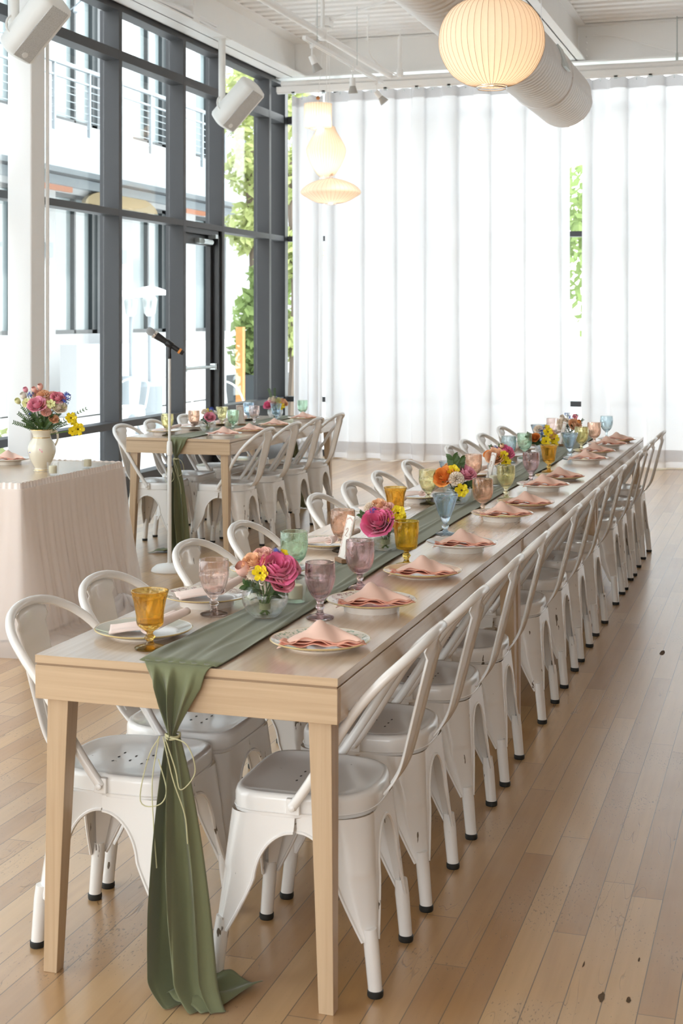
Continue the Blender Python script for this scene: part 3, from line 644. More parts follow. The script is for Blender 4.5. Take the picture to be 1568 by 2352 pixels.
for y in (15.2, 21.3, 27.2): b.box(XF, XF + .06, y, y + 1.0, 3.76, 3.86)
part(b, 'timber_lintel', M['brick'], fb, smooth=False)
b = MB()
for cyy in (18.2, 24.2):
    arc = [(cyy + 1.5 * cos(a), 3.62 + .30 * sin(a)) for a in [pi * i / 16 for i in range(17)]]
    b.add([(XF + .02, y, z) for y, z in arc] + [(XF + .10, y, z) for y, z in arc], [tuple(range(17)), tuple(reversed(range(17, 34)))] + [(i, i + 1, i + 18, i + 17) for i in range(16)])
part(b, 'arched_panel', M['tanwall'], fb, smooth=False)
for y in (20.2, 23.0):
    b = MB(); b.box(XF, XF + .12, y + 1.1, y + 1.3, 2.6, 2.85); part(b, 'wall_light', M['steelgrey'], fb, smooth=False)
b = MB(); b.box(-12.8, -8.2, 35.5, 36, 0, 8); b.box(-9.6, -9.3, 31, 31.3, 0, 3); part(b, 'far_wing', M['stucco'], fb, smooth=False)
# low garden wall, planter, timber post
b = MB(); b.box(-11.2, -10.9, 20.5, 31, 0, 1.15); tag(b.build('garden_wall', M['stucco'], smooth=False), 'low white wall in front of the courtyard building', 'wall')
b = MB(); b.box(-8.3, -7.6, 20.4, 21.8, -.03, .7); tag(b.build('planter', M['extframe'], smooth=False, bevel=.01), 'dark square planter under the courtyard shrub', 'planter')
b = MB(); b.box(-7.42, -7.32, 18.6, 18.7, -.03, 1.45); tag(b.build('post', M['timber'], smooth=False), 'orange timber post seen through the corner window', 'post')
def foliage(name, c, rad, n, mat, lab, cat, size=.09, seed=1, parent=None, squash=1.0):
    rn = random.Random(seed); b = MB()
    for i in range(n):
        d = Vector((rn.gauss(0, 1), rn.gauss(0, 1), rn.gauss(0, 1))).normalized() * rad * rn.random() ** .4
        d.z *= squash; p = Vector(c) + d; a = Vector((rn.uniform(-1, 1), rn.uniform(-1, 1), rn.uniform(-1, 1))).normalized(); q = a.orthogonal().normalized(); s_ = size * rn.uniform(.6, 1.3)
        b.add([p - a * s_, p + q * s_ * .5, p + a * s_, p - q * s_ * .5], [(0, 1, 2, 3)])
    o = b.build(name, mat, parent, smooth=False)
    if lab: tag(o, lab, cat)
    return o
def tree(loc, h, blobs, mat, lab, seed, group=None):
    o = empty('tree', loc); tag(o, lab, 'tree', group)
    b = MB(); b.tube(bez([(0, 0, 0), (.06, .05, h * .4), (-.04, .02, h * .8)], 5), .09, 8); b.build('trunk', M['bark'], o)
    b = MB()
    rn = random.Random(seed)
    for (x, y, z, r_) in blobs:
        for i in range(int(900 * r_)):
            d = Vector((rn.gauss(0, 1), rn.gauss(0, 1), rn.gauss(0, 1))).normalized() * r_ * rn.random() ** .45
            p = Vector((x, y, z)) + d; a = Vector((rn.uniform(-1, 1), rn.uniform(-1, 1), rn.uniform(-1, 1))).normalized(); q = a.orthogonal().normalized(); s_ = .11 * rn.uniform(.6, 1.3)
            b.add([p - a * s_, p + q * s_ * .5, p + a * s_, p - q * s_ * .5], [(0, 1, 2, 3)])
    b.build('foliage', mat, o, smooth=False)
tree((-7.95, 21.1, .7), 1.6, [(0, 0, .9, .5), (.1, .2, 1.5, .4), (-.1, -.1, .3, .4)], M['treeleaf'], 'leafy green shrub growing from the dark courtyard planter', 4)
tree((-8.75, 22.6, 0), 5.5, [(0, 0, 3.1, .45), (.1, .1, 4.1, .55), (-.1, 0, 5.2, .6)], M['treeleaf2'], 'young yellow-green tree beyond the corner window', 5)
tree((-7.4, 20.9, 0), 5, [(0, .1, 1.3, .35), (.05, 0, 2.6, .4), (0, .1, 3.8, .45), (0, 0, 4.8, .4)], M['treeleaf2'], 'yellow-green tree behind the glass corner', 6)
tree((-2.0, 24.0, 0), 5, [(0, 0, 1.9, 1.5), (1, .5, 3.4, 1.3), (-1.2, 0, 3.0, 1.2)], M['treeleaf'], 'green tree seen through the gap between the curtains', 9)
for i, (x, y) in enumerate(((-7.6, 12.1), (-7.9, 9.6), (-7.2, 7.6))):
    foliage('ornamental_grass', (x, y, .25), .45, 380, M['treeleaf2'], ['pale grass clump outside beside the door-bay glass', 'pale grass clump outside behind the flower pitcher', 'pale grass clump outside at the edge by the column'][i], 'grass clump', .06, 20 + i)
def heater(x, y, lab):
    o = empty('patio_heater', (x, y, -.03)); o.scale = (.88,) * 3; tag(o, lab, 'patio heater', 'patio heaters in the courtyard')
    b = MB(); b.lathe([(.001, 0), (.23, 0), (.23, .04), (.20, .06), (.20, .75), (.14, .82), (.001, .83)], 24); b.build('tank_housing', M['steelgrey'], o)
    b = MB(); b.lathe([(.03, .8), (.03, 1.9)], 12); b.build('pole', M['steelgrey'], o)
    b = MB(); b.lathe([(.05, 1.85), (.09, 1.9), (.12, 2.12), (.10, 2.16)], 16); b.build('burner', M['galv'], o)
    b = MB(); b.lathe([(.001, 2.33), (.12, 2.31), (.42, 2.2), (.42, 2.19), (.11, 2.28), (.001, 2.3)], 28); b.build('reflector', M['white'], o)
heater(-8.5, 18.1, 'mushroom patio heater outside, nearer the mullion by the door'); heater(-9.6, 19.77, 'mushroom patio heater outside, behind the microphone')
b = MB()
for k in range(3):
    z0 = 5.1 + k * .35; b.tube([(XW - .6 - 5 * t, 9 + k * 2.2 + 4 * t, z0 - .7 * sin(pi * t)) for t in [i / 14 for i in range(15)]], .008, 5)
    for t in (.15, .35, .55, .75): b.lathe([(.001, -.10), (.03, -.07), (.02, -.02), (.001, 0)], 8, c=(XW - .6 - 5 * t, 9 + k * 2.2 + 4 * t, z0 - .7 * sin(pi * t)))
tag(b.build('string_lights', M['steelgrey']), 'strings of festoon bulbs hung across the courtyard', 'string lights')
# ================================================================== CAFE CHAIRS
CH = M['chair']
def seat_outline(a, off=0.0):
    """rounded square, narrower and rounder at the back; a in radians, +x is the front of the chair"""
    p, q = cos(a), sin(a); e = 5.5 if p > 0 else 3.0
    k = (abs(p) ** e + abs(q) ** e) ** (-1 / e)
    x = p * k * (.170 + off); y = q * k * (.178 - .008 * (p * k < 0) + off)
    return x, y
def make_chair():
    o = empty('cafe_chair')
    # seat pan
    b = MB(); N = 72
    rows = [(-.005, .397), (-.001, .400), (-.001, .438), (-.004, .4475), (-.010, .4515), (-.017, .4505), (-.026, .4455), (-.06, .4425), (-.11, .4400), (-.165, .4395)]
    for j, (of, z) in enumerate(rows):
        for i in range(N):
            x, y = seat_outline(2 * pi * i / N, of if of > -.03 else 0)
            if of <= -.03: k = (.17 + of) / .17; x *= k; y *= k; z_ = z - .003 * (x < 0) * 0
            b.v.append((x, y, z))
    for j in range(len(rows) - 1):
        for i in range(N): b.f.append((j * N + i, j * N + (i + 1) % N, (j + 1) * N + (i + 1) % N, (j + 1) * N + i)); b.m.append(0)
    b.f.append(tuple(range((len(rows) - 1) * N, len(rows) * N))); b.m.append(0)
    # pressed line round the apron
    b.tube([(seat_outline(2 * pi * i / N, .0)[0], seat_outline(2 * pi * i / N, .0)[1], .409) for i in range(N)], .0016, 4, closed=True)
    for (x, y) in ((-.04, -.035), (-.04, 0), (-.04, .035), (0, -.018), (0, .018), (.04, -.035), (.04, 0), (.04, .035)):
        k = len(b.v); b.v += [(x + .0028 * cos(t), y + .006 * sin(t), .4405) for t in [2 * pi * i / 10 for i in range(10)]]; b.f.append(tuple(range(k, k + 10))); b.m.append(1)
    b.build('seat', [CH, M['hole']], o, auto=50)
    # under-seat cross brace
    b = MB(); b.box(-.14, .14, -.012, .012, .352, .372); b.box(-.012, .012, -.14, .14, .352, .372); b.build('cross_brace', CH, o, smooth=False)
    b = MB()
    for sx in (-1, 1):
        for sy in (-1, 1): b.box(sx * .125 - .012, sx * .125 + .012, sy * .125 - .012, sy * .125 + .012, .345, .385)
    b.build('stacking_pads', M['rubber'], o, smooth=False)
    # legs: pressed sheet wrapped round the corner, arched between legs, tube foot
    za, zt = .365, .402
    for sx in (1, -1):
        for sy in (1, -1):
            fx, fy = (.205, .198) if sx > 0 else (-.200, .165)
            fy *= sy
            tx, ty = .168 * sx, (.176 if sx > 0 else .169) * sy
            LX, LY = abs(tx) + .0, abs(ty) + .0
            def lvl(z):
                t = max(0, min(1, (zt - z) / zt)); cx = tx + (fx - tx) * t; cyy = ty + (fy - ty) * t; return cx, cyy
            def armw(z, L):
                d = za - z
                if d <= 0: return L
                Rr = .11; A = L - .083
                if d < Rr: a = A * sqrt(max(0, 1 - (1 - d / Rr) ** 2))
                else: a = A + (.083 - .030) * min(1, (d - Rr) / (za - .125 - Rr)) ** 1.15
                return L - a
            NV, NU = 46, 24
            zs = [zt, .39, .378, za] + [za - (za - .125) * (j / (NV - 4)) ** 1.35 for j in range(1, NV - 3)]
            vs = []
            for z in zs:
                cx, cyy = lvl(z); wx, wy = armw(z, LX), armw(z, LY)
                rc = (.045 if sx > 0 else .085) * min(1, .28 + .72 * max(0, (z - .12) / .28)); rc = min(rc, wx * .75, wy * .75)
                row = []
                for i in range(NU + 1):
                    s = i / NU
                    # path: arm along x (from mid side), quarter round, arm along y
                    if s < .35: t = s / .35; p = (cx - sx * (wx - (wx - rc) * t), cyy)
                    elif s < .65:
                        t = (s - .35) / .3 * pi / 2; p = (cx - sx * rc + sx * rc * sin(t), cyy - sy * rc + sy * rc * cos(t))
                    else: t = (s - .65) / .35; p = (cx, cyy - sy * (rc + (wy - rc) * t))
                    # stamped arch on the outer corner
                    m_ = max(0, 1 - ((s - .5) / .13) ** 4) if abs(s - .5) < .13 else 0
                    m_ *= (1 if .15 < z < .262 else max(0, 1 - (z - .262) / .012) if z >= .262 else max(0, 1 - (.15 - z) / .02))
                    row.append((p[0] - sx * .0028 * m_, p[1] - sy * .0028 * m_, z))
                vs.append(row)
            b = MB()
            for row in vs: b.v += row
            k = NU + 1
            for j in range(len(vs) - 1):
                for i in range(NU): b.f.append((j * k + i, j * k + i + 1, (j + 1) * k + i + 1, (j + 1) * k + i)); b.m.append(0)
            # rolled edges along both sides of the leg
            for e in (0, NU): b.tube([vs[j][e] for j in range(3, len(vs))], .0042, 6)
            # tubular foot
            c1 = lvl(.155); c0 = lvl(.012); ins = .013
            b.tube([(c1[0] - sx * ins, c1[1] - sy * ins, .155), (lvl(.12)[0] - sx * ins, lvl(.12)[1] - sy * ins, .12), (c0[0] - sx * ins * .9, c0[1] - sy * ins * .9, .012)], [.0155, .0180, .0165], 16)
            lg = b.build('leg', CH, o, auto=50)
            # inner lining plate of the leg
            b = MB(); p0, p1 = lvl(.33), lvl(.15)
            b.add([(p0[0] - sx * .055, p0[1] - sy * .006, .33), (p0[0] - sx * .006, p0[1] - sy * .055, .33), (p1[0] - sx * .012, p1[1] - sy * .026, .135), (p1[0] - sx * .026, p1[1] - sy * .012, .135)], [(0, 1, 2, 3)])
            b.build('inner_plate', CH, lg, smooth=False, solid=.0015)
            b = MB(); b.lathe([(.001, 0), (.0175, 0), (.019, .004), (.019, .014), (.0165, .016)], 16, c=(c0[0] - sx * ins * .9, c0[1] - sy * ins * .9, 0)); b.build('rubber_foot', M['rubber'], lg)
    # back: hoop
    half = [(.186, .004, .428), (.190, -.03, .475), (.196, -.085, .56), (.199, -.145, .655), (.192, -.205, .727), (.166, -.252, .772), (.118, -.285, .802), (.06, -.300, .817), (0, -.304, .821)]
    pts = [(x, y, z) for (y, x, z) in half] + [(x, -y, z) for (y, x, z) in reversed(half[:-1])]
    b = MB(); b.tube(bez(pts, 6), .0118, 12); b.build('back_hoop', CH, o)
    for s in (-1, 1):
        b = MB(); b.box(-.014, .018, min(s * .176, s * .188), max(s * .176, s * .188), .41, .447)
        b.lathe([(.001, 0), (.008, .001), (.0085, .004), (.001, .008)], 12, c=(0, 0, 0)); b.v[-48:] = [(.002 + v[0], s * (.194 + v[2] * .9), .428 + v[1]) for v in b.v[-48:]]
        b.build('mounting_tab', CH, o, bevel=.003)
    # splat
    spine = bez([(-.302, 0, .812), (-.272, 0, .70), (-.243, 0, .585), (-.222, 0, .505), (-.202, 0, .462), (-.176, 0, .428)], 6); n_ = len(spine)
    def sp_f(u, v):
        i = v * (n_ - 1); a = int(min(i, n_ - 2)); p = spine[a].lerp(spine[a + 1], i - a)
        w_ = .078 - .030 * v; y = (u - .5) * 2 * w_
        if v < .06: p = p + Vector((.012 * (abs(u - .5) * 2) ** 2, 0, -.014 * (abs(u - .5) * 2) ** 2 * (1 - v / .06)))
        e = abs(u - .5) * 2
        lip = -.010 * max(0, (e - .9) / .1)
        return (p.x + lip * .6, y, p.z)
    b = MB(); b.grid(sp_f, 20, 34); sl = b.build('splat', CH, o, auto=60, solid=.0022)
    def up(y, v, d=.0015):
        q = sp_f(.5 + y / (2 * (.078 - .030 * v)), v); return (q[0] + d, q[1], q[2] + d * .3)
    arch = [up(.030, v) for v in [.85 - .045 * i for i in range(12)]] + [up(.030 * cos(t), .33 - .05 * sin(t)) for t in [pi * i / 10 for i in range(1, 10)]] + [up(-.030, v) for v in [.355 + .045 * i for i in range(12)]]
    b = MB(); b.tube(arch, .0024, 6); b.build('stamped_arch', CH, sl)
    return o
proto = make_chair(); used = [False]
def chair(x, y, face, lab, grp, jit=0.0):
    o = proto if not used[0] else copy_tree(proto); used[0] = True
    o.location = (x, y, 0); o.rotation_euler = (0, 0, (pi if face < 0 else 0) + jit); tag(o, lab, 'chair', grp); return o
RY = [3.31, 3.816, 4.363, 4.868, 5.645, 6.20, 6.687, 7.244, 8.05, 8.50, 8.97, 9.60]
LY_ = [3.315, 3.70, 4.33, 4.80, 5.66, 6.13, 6.60, 7.15, 8.10, 8.48, 8.98, 9.62]
rj = random.Random(11)
for i, y in enumerate(RY): chair(-1.108, y, -1, 'white cafe chair, open-floor side of the long table, %s from the near end' % ORD[i], 'cafe chairs on the open-floor side of the long table', rj.uniform(-.03, .03) if i else .03)
for i, y in enumerate(LY_): chair(-1.603, y, 1, 'white cafe chair, window side of the long table, %s from the near end' % ORD[i], 'cafe chairs on the window side of the long table', rj.uniform(-.04, .04) if i else 0)
for i, y in enumerate((9.05, 9.60, 10.12, 10.64)): chair(-3.665, y, -1, 'white cafe chair between the two dining tables, %s from the microphone' % ORD[i], 'cafe chairs on the inner side of the shorter table', rj.uniform(-.03, .03))
for i, y in enumerate((9.02, 9.51, 10.1, 10.62)): chair(-4.165, y, 1, 'white cafe chair between shorter table and window wall, %s from the microphone' % ORD[i], 'cafe chairs on the window side of the shorter table', rj.uniform(-.03, .03))
for i, (x, y, a, lab) in enumerate(((-8.3, 17.1, 2.2, 'white metal cafe chair outside in the courtyard behind the microphone'), (-7.7, 17.6, .9, 'white metal cafe chair outside by the patio heaters'), (-6.5, 16.3, -.5, 'white metal cafe chair outside, seen through the bay past the door'))):
    o = chair(x, y, 1, lab, 'cafe chairs out in the courtyard', a); o.location.z = -.03

# ================================================================== TABLES
def make_table():
    Wt, Lt, Ht, Ap = .757, 2.278, .76, .104
    o = empty('dining_table')
    b = MB(); b.box(0, Wt, 0, Lt, Ht - .0185, Ht); b.m = [0, 0, 1, 1, 2, 2]; b.build('tabletop', [M['oak_top'], M['oak_x'], M['oak_y']], o, smooth=False)  # top face paler and greyer than the edges and rails
    b = MB(); b.box(.003, Wt - .003, .003, Lt - .003, Ht - .024, Ht - .0185); b.build('shadow_gap', M['groove'], o, smooth=False)
    for (y0, y1) in ((0, .022), (Lt - .022, Lt)):
        b = MB(); b.box(0.0005, Wt - .0005, y0, y1, Ht - Ap, Ht - .024); b.build('end_rail', M['oak_x'], o, smooth=False, bevel=.001)
    for (x0, x1) in ((0.0, .022), (Wt - .022, Wt)):
        b = MB(); b.box(x0, x1, .0222, Lt - .0222, Ht - Ap, Ht - .024); b.build('side_rail', M['oak_y'], o, smooth=False, bevel=.001)
    for sx in (0, 1):
        for sy in (0, 1):
            def sq(w, i):
                x0 = i if not sx else Wt - i - w; y0 = i if not sy else Lt - i - w
                return [(x0, y0), (x0 + w, y0), (x0 + w, y0 + w), (x0, y0 + w)]
            b = MB(); b.hexa([(*p, 0) for p in sq(.035, .0145)], [(*p, Ht - .025) for p in sq(.057, .0225)]); b.build('leg', M['oak_z'], o, smooth=False, bevel=.0012)
    return o
TX, TY = -1.722, 3.029
t0 = make_table()
labs = ['pale oak dining table forming the near end of the long row', 'pale oak dining table in the middle of the long row', 'pale oak dining table at the curtain end of the long row']
for i in range(3):
    o = t0 if i == 0 else copy_tree(t0); o.location = (TX, TY + i * 2.281, 0); tag(o, labs[i], 'table', 'oak tables joined into the long row')
o = copy_tree(t0); o.location = (-4.313, 8.808, 0); tag(o, 'pale oak dining table standing alone beside the window wall', 'table')

# ---- runners
def runner(xc, w, y0, y1, zt_, lab, tie, floor_spread, seed, both=False, train=None):
    o = empty('table_runner', (xc, y0, 0)); tag(o, lab, 'table runner', 'sage cloth runners')
    rn = random.Random(seed)
    def top(u, v):
        y = v * (y1 - y0 - .0) ; a = min(1, y / .25)
        x = (u - .5) * w * (1 + .05 * sin(y * 2.1 + seed) + .02 * sin(y * 7)) + .008 * sin(y * 1.7)
        z = .003 + .002 * (1 + sin(u * 6 + 1.6 * sin(y * 1.3) + y * .9)) * .5 + .0045 * max(0, sin(u * 13 + y * 1.9 + 2 * sin(y * 1.1))) ** 8
        z += .003 * max(0, sin(u * 10 - 2.1 * y + 1)) ** 10
        if y < .25: k = 1 - y / .25; z = z * (1 - k * k) + k * k * (.006 + .001 * cos(u * 13 * pi)) + .006 * sin(pi * k) * (.5 + .5 * cos(u * 5 * pi + y * 4))
        return (x, y, zt_ + z)
    b = MB(); b.grid(top, 44, int((y1 - y0) * 22)); b.build('top_cloth', M['sage'], o, auto=80, solid=.0012)
    def drape(sgn, yb):
        zz = [1 - .0, ]
        def dr(u, v):
            # v 0..1 : table edge to floor, then the train
            zt2 = zt_ + .004; ztie = tie
            L1 = .17
            if v < L1:
                t = v / L1; z = zt2 + (ztie - zt2) * t; k = (1 - t); e = .045 + .955 * (k ** 1.15); hw = w * .5 * e
                y = -.010 - .020 * t; am = (.004 + .012 * sin(pi * t * .9)) * min(1, .3 + t * 4); cx = .004 * t; ph = u * 6.4 * pi + 1.1 * sin(u * 5)
                rnd = .022 * (1 - e)
            else:
                t = (v - L1) / (1 - L1); z = ztie * (1 - t); e = 1 - math.exp(-t * 2.2); hw = .013 + floor_spread * (e / .889); y = -.030 - .004 * t
                am = .008 + .024 * min(1, t * 1.6); cx = .004 + .024 * t; ph = u * 6.4 * pi + 1.1 * sin(u * 5 + 1.2 * t); rnd = .02; am *= (1 - .5 * max(0, t - .9) / .1)
            q = (u - .5) * 2
            cf = cos(ph + .7 * sin(3 * v + 2 * u)); y += am * (1.15 * (abs(cf) ** .75) * (1 if cf > 0 else -1) + .22 * cos(ph * 2.3 + 4 * v)) * (.65 + .5 * sin(u * 4.1 + .6)) - rnd * sqrt(max(0, 1 - q * q)) * .8
            x = cx + q * hw + .25 * am * sin(ph)
            if v < .05:
                k = v / .05; fa_ = k * pi / 2; y1_ = .012 - (.024 + am * .3) * sin(fa_); z1_ = zt_ + .0065 - .022 * (1 - cos(fa_))
                y = y1_ + (y - y1_) * k ** 4; z = z1_ + (z - z1_) * k ** 4
            if v > .9: k = (v - .9) / .1; x += .035 * k * k * (1 - .2 * q); y -= .014 * k * k
            return (x, sgn * y + yb, max(z, .004))
        b = MB(); b.grid(dr, 66, 130); b.build('hanging_end', M['sage'], o, auto=80, solid=.0012)
        # tie
        b = MB(); b.tube([(.004 + .0165 * cos(a), yb + sgn * (-.036) + .0175 * sin(a), tie + .002 * sin(a * 2)) for a in [2 * pi * i / 20 for i in range(20)]], .0022, 6, closed=True)
        b.tube([(.004 + .0165 * cos(a), yb + sgn * (-.036) + .0175 * sin(a), tie - .005 + .002 * cos(a * 2)) for a in [2 * pi * i / 20 for i in range(20)]], .0022, 6, closed=True)
        y_ = yb - sgn * .062
        b.tube(bez([(-.005, y_ + .008, tie), (.05, y_, tie - .012), (.066, y_ + .01, tie - .075), (.035, y_, tie - .115), (.022, y_, tie - .07), (-.002, y_, tie - .005)], 6), .0014, 5)
        b.tube(bez([(-.018, y_ + .004, tie), (-.045, y_, tie - .05), (-.065, y_, tie - .15), (-.02, y_, tie - .155), (.0, y_, tie - .12), (-.02, y_, tie - .05)], 6), .0014, 5)
        b.tube(bez([(-.01, y_ + .004, tie), (.015, y_, tie - .09), (.045, y_, tie - .17), (.052, y_, tie - .235)], 6), .0014, 5)
        b.tube(bez([(-.02, y_ + .004, tie), (-.035, y_, tie - .10), (-.032, y_, tie - .2), (-.026, y_ + .004, tie - .30)], 6), .0014, 5)
        b.build('ribbon_tie', M['twine'], o)
    drape(1, 0.0)
    if both: drape(-1, y1 - y0)
    if train:
        tr = train
        def tf(u, v):
            # from the foot of the drape, out along the floor; u across, v along
            a = Vector(tr[0]).lerp(Vector(tr[1]), u); c_ = Vector(tr[2]).lerp(Vector(tr[3]), u)
            mid = (a + c_) / 2
            p = a.lerp(c_, v)
            hgt = .010 + .022 * (1 - v) * (.5 + .5 * sin(u * 9 + 1)) + .014 * sin(pi * v) * max(0, sin(u * 6 + v * 5)) + .006 * sin(v * 14 + u * 4)
            return (p.x + .006 * sin(v * 9), p.y + .010 * sin(u * 7) * v, max(.003, hgt))
        b = MB(); b.grid(tf, 30, 30); b.build('train', M['sage'], o, auto=80, solid=.0015)
    return o
runner(-1.352, .186, 3.029, 9.95, .76, 'sage green runner down the long table, knotted and trailing on the floor', .612, .066, 2, train=[(.03, .09, 0), (-.042, -.040, 0), (.172, .095, 0), (.088, -.078, 0)])
runner(-3.93, .165, 8.808, 11.086, .76, 'sage green runner over the shorter table beside the windows', .63, .058, 6, both=True, train=[(.05, .02, 0), (.05, -.06, 0), (-.13, .04, 0), (-.17, -.13, 0)])

# ================================================================== TABLEWARE
TZ = .76
def plate(kind, r=.1245, h=.018, foot=.6, style='flat'):
    if style == 'flat': prof = [(.001, .004), (r * .60, .004), (r * .62, .0), (r * .66, .0), (r * .68, .004), (r * .985, h - .002), (r, h), (r * .985, h + .002), (r * .70, .0075), (r * .66, .0065), (.001, .0065)]
    else: prof = [(.001, .004), (r * .55, .004), (r * .57, 0), (r * .61, 0), (r * .62, .016), (r * .98, h + .010), (r, h + .012), (r * .985, h + .014), (r * .7, .021), (r * .6, .0195), (.001, .0195)]
    wv = (lambda a, z, q: 1 + .012 * cos(a * 12) * (q > r * .9)) if style == 'scallop' else None
    b = MB(); b.lathe(prof, 64, mod=wv); return b.build('plate', PL[kind], auto=40)
def nap_peak(kind='peach'):
    """folded napkin with raised point and layered hem"""
    o = empty('napkin')
    def sheet(dz, sc, hk, sh):
        def f_(u, v):
            x = (u - .5) * 2; w_ = .094 * (1 - .78 * v ** 1.1) + .010 * (1 - v)
            px = x * w_ * sc + sh + .012 * v; py = -.055 + .115 * v * (1 - .12 * x * x)
            z = dz + hk * (.036 * sin(pi * min(1, v * .86)) * (1 - abs(x) ** 1.6 * .75) + .010 * (1 - v) * cos(x * 4 + 1) ) + .004 * sin(x * 7 + v * 5)
            return (px, py, z)
        return f_
    b = MB(); b.grid(sheet(.010, 1.0, 1.0, 0), 24, 16); b.build('top_fold', M['peach'] if kind == 'peach' else M['blushn'], o, auto=80, solid=.0022)
    b = MB()
    for k in range(3):
        def rim(u, v, k=k):
            x = (u - .5) * 2; w_ = .098 + .004 * k - .006 * v
            z = .0025 + .0042 * (2 - k) + .010 * max(0, cos(x * 4 + 1 - k * .5)) * (1 - .25 * k) + .003 * sin(x * 11 + k * 2) + .004 * abs(x) ** 3
            return (x * w_ + .003 * k, -.064 - .003 * k + .06 * v + .006 * cos(x * 3.1 + k), z * (1 - .4 * v) + .002)
        b.grid(rim, 26, 6)
    b.build('layered_hem', M['peach2'] if kind == 'peach' else M['peach'], o, auto=80, solid=.0016)  # darker peach paints in the shade among the folded layers
    return o
def nap_roll():
    o = empty('napkin')
    def a_(u, v):
        x = -.085 + .115 * u; y = (v - .5) * .105 * (1 - .25 * u)
        return (x, y, .006 + .012 * sin(pi * u) * (1 - abs(2 * v - 1)) + .008 * u + .003 * sin(9 * v + 3 * u))
    b = MB(); b.grid(a_, 16, 12); b.build('flat_fold', M['blushn'], o, auto=80, solid=.003)
    for k, (x0, y0, ang, r_, L_) in enumerate(((.006, -.052, .95, .0125, .125), (.030, -.046, .88, .011, .125))):
        b = MB()
        def rl(u, v):
            t = v; a = 2 * pi * u * .86 + .5; r2 = r_ * (1.0 - .28 * t); q = Vector((x0 + cos(ang) * L_ * t, y0 + sin(ang) * L_ * t, .018 + .014 * t + .007 * k))
            s_ = Vector((-sin(ang), cos(ang), 0)); return tuple(q + s_ * r2 * 1.35 * cos(a) + Vector((0, 0, 1)) * r2 * sin(a))
        b.grid(rl, 16, 10); b.build('rolled_fold', M['blushn'], o, auto=80, solid=.003)
    return o
proto_p = {k: plate(k, style=s_) for k, s_ in (('A', 'flat'), ('B', 'flat'), ('C', 'foot'), ('D', 'flat'), ('E', 'foot'))}
pused = set()
nap = {'peak': nap_peak(), 'roll': nap_roll()}; nused = set()
DESC = {'A': 'sage-banded china plate with gold rim', 'B': 'cream plate with turquoise floral border', 'C': 'footed plate with garland border', 'D': 'cream plate with peach band', 'E': 'plain white footed plate'}
def put(p, key, store, x, y, z, rz):
    o = p if key not in store else copy_tree(p); store.add(key); o.location = (x, y, z); o.rotation_euler = (0, 0, rz); return o
def setting(x, y, kind, nk, where, rz, z=TZ, nrz=0, grp='long table'):
    p = put(proto_p[kind], kind, pused, x, y, z, rz); tag(p, '%s %s' % (DESC[kind], where), 'plate', 'plates on the ' + grp)
    zz = z + (.0065 if kind in 'ABD' else .0195)
    q = put(nap[nk], nk, nused, x, y, zz + .002, nrz); tag(q, '%s napkin on its plate %s' % ('peach' if nk == 'peak' else 'pale pink', where), 'napkin', 'napkins on the ' + grp)
RP = [(-1.102, 3.32, 'B'), (-1.104, 3.773, 'C'), (-1.101, 4.33, 'D'), (-1.09, 4.834, 'E'), (-1.102, 5.617, 'C'), (-1.091, 6.081, 'D'), (-1.113, 6.665, 'E'), (-1.11, 7.14, 'A'), (-1.096, 7.987, 'E'), (-1.11, 8.45, 'C'), (-1.098, 8.95, 'E'), (-1.095, 9.45, 'D')]
for i, (x, y, k) in enumerate(RP): setting(x, y, k, 'peak', 'at the open-floor side setting, %s from the near end' % ORD[i], .3 * i, nrz=.30 + .12 * sin(i * 2.1))
LP = [(-1.568, 3.303, 'A'), (-1.565, 3.705, 'C'), (-1.572, 4.22, 'B'), (-1.565, 4.786, 'B'), (-1.60, 5.60, 'E'), (-1.57, 6.08, 'C'), (-1.57, 6.65, 'B'), (-1.57, 7.14, 'D'), (-1.57, 8.05, 'E'), (-1.57, 8.5, 'C'), (-1.57, 9.0, 'A'), (-1.57, 9.5, 'B')]
for i, (x, y, k) in enumerate(LP): setting(x, y, k, 'roll', 'at the window-side setting, %s from the near end' % ORD[i], .5 * i, nrz=.42 + .15 * sin(i * 1.7))
for i, (x, y) in enumerate(((-3.665, 8.97), (-3.675, 9.48), (-3.685, 10.02), (-3.66, 10.6))): setting(x, y, 'EDAC'[i], 'peak', 'on the shorter table, inner side, %s' % ORD[i], i, nrz=.3, grp='shorter table')
for i, (x, y) in enumerate(((-4.155, 9.08), (-4.14, 9.52), (-4.15, 10.02), (-4.15, 10.58))): setting(x, y, 'CEDB'[i], 'roll', 'on the shorter table, window side, %s' % ORD[i], i, nrz=.4, grp='shorter table')

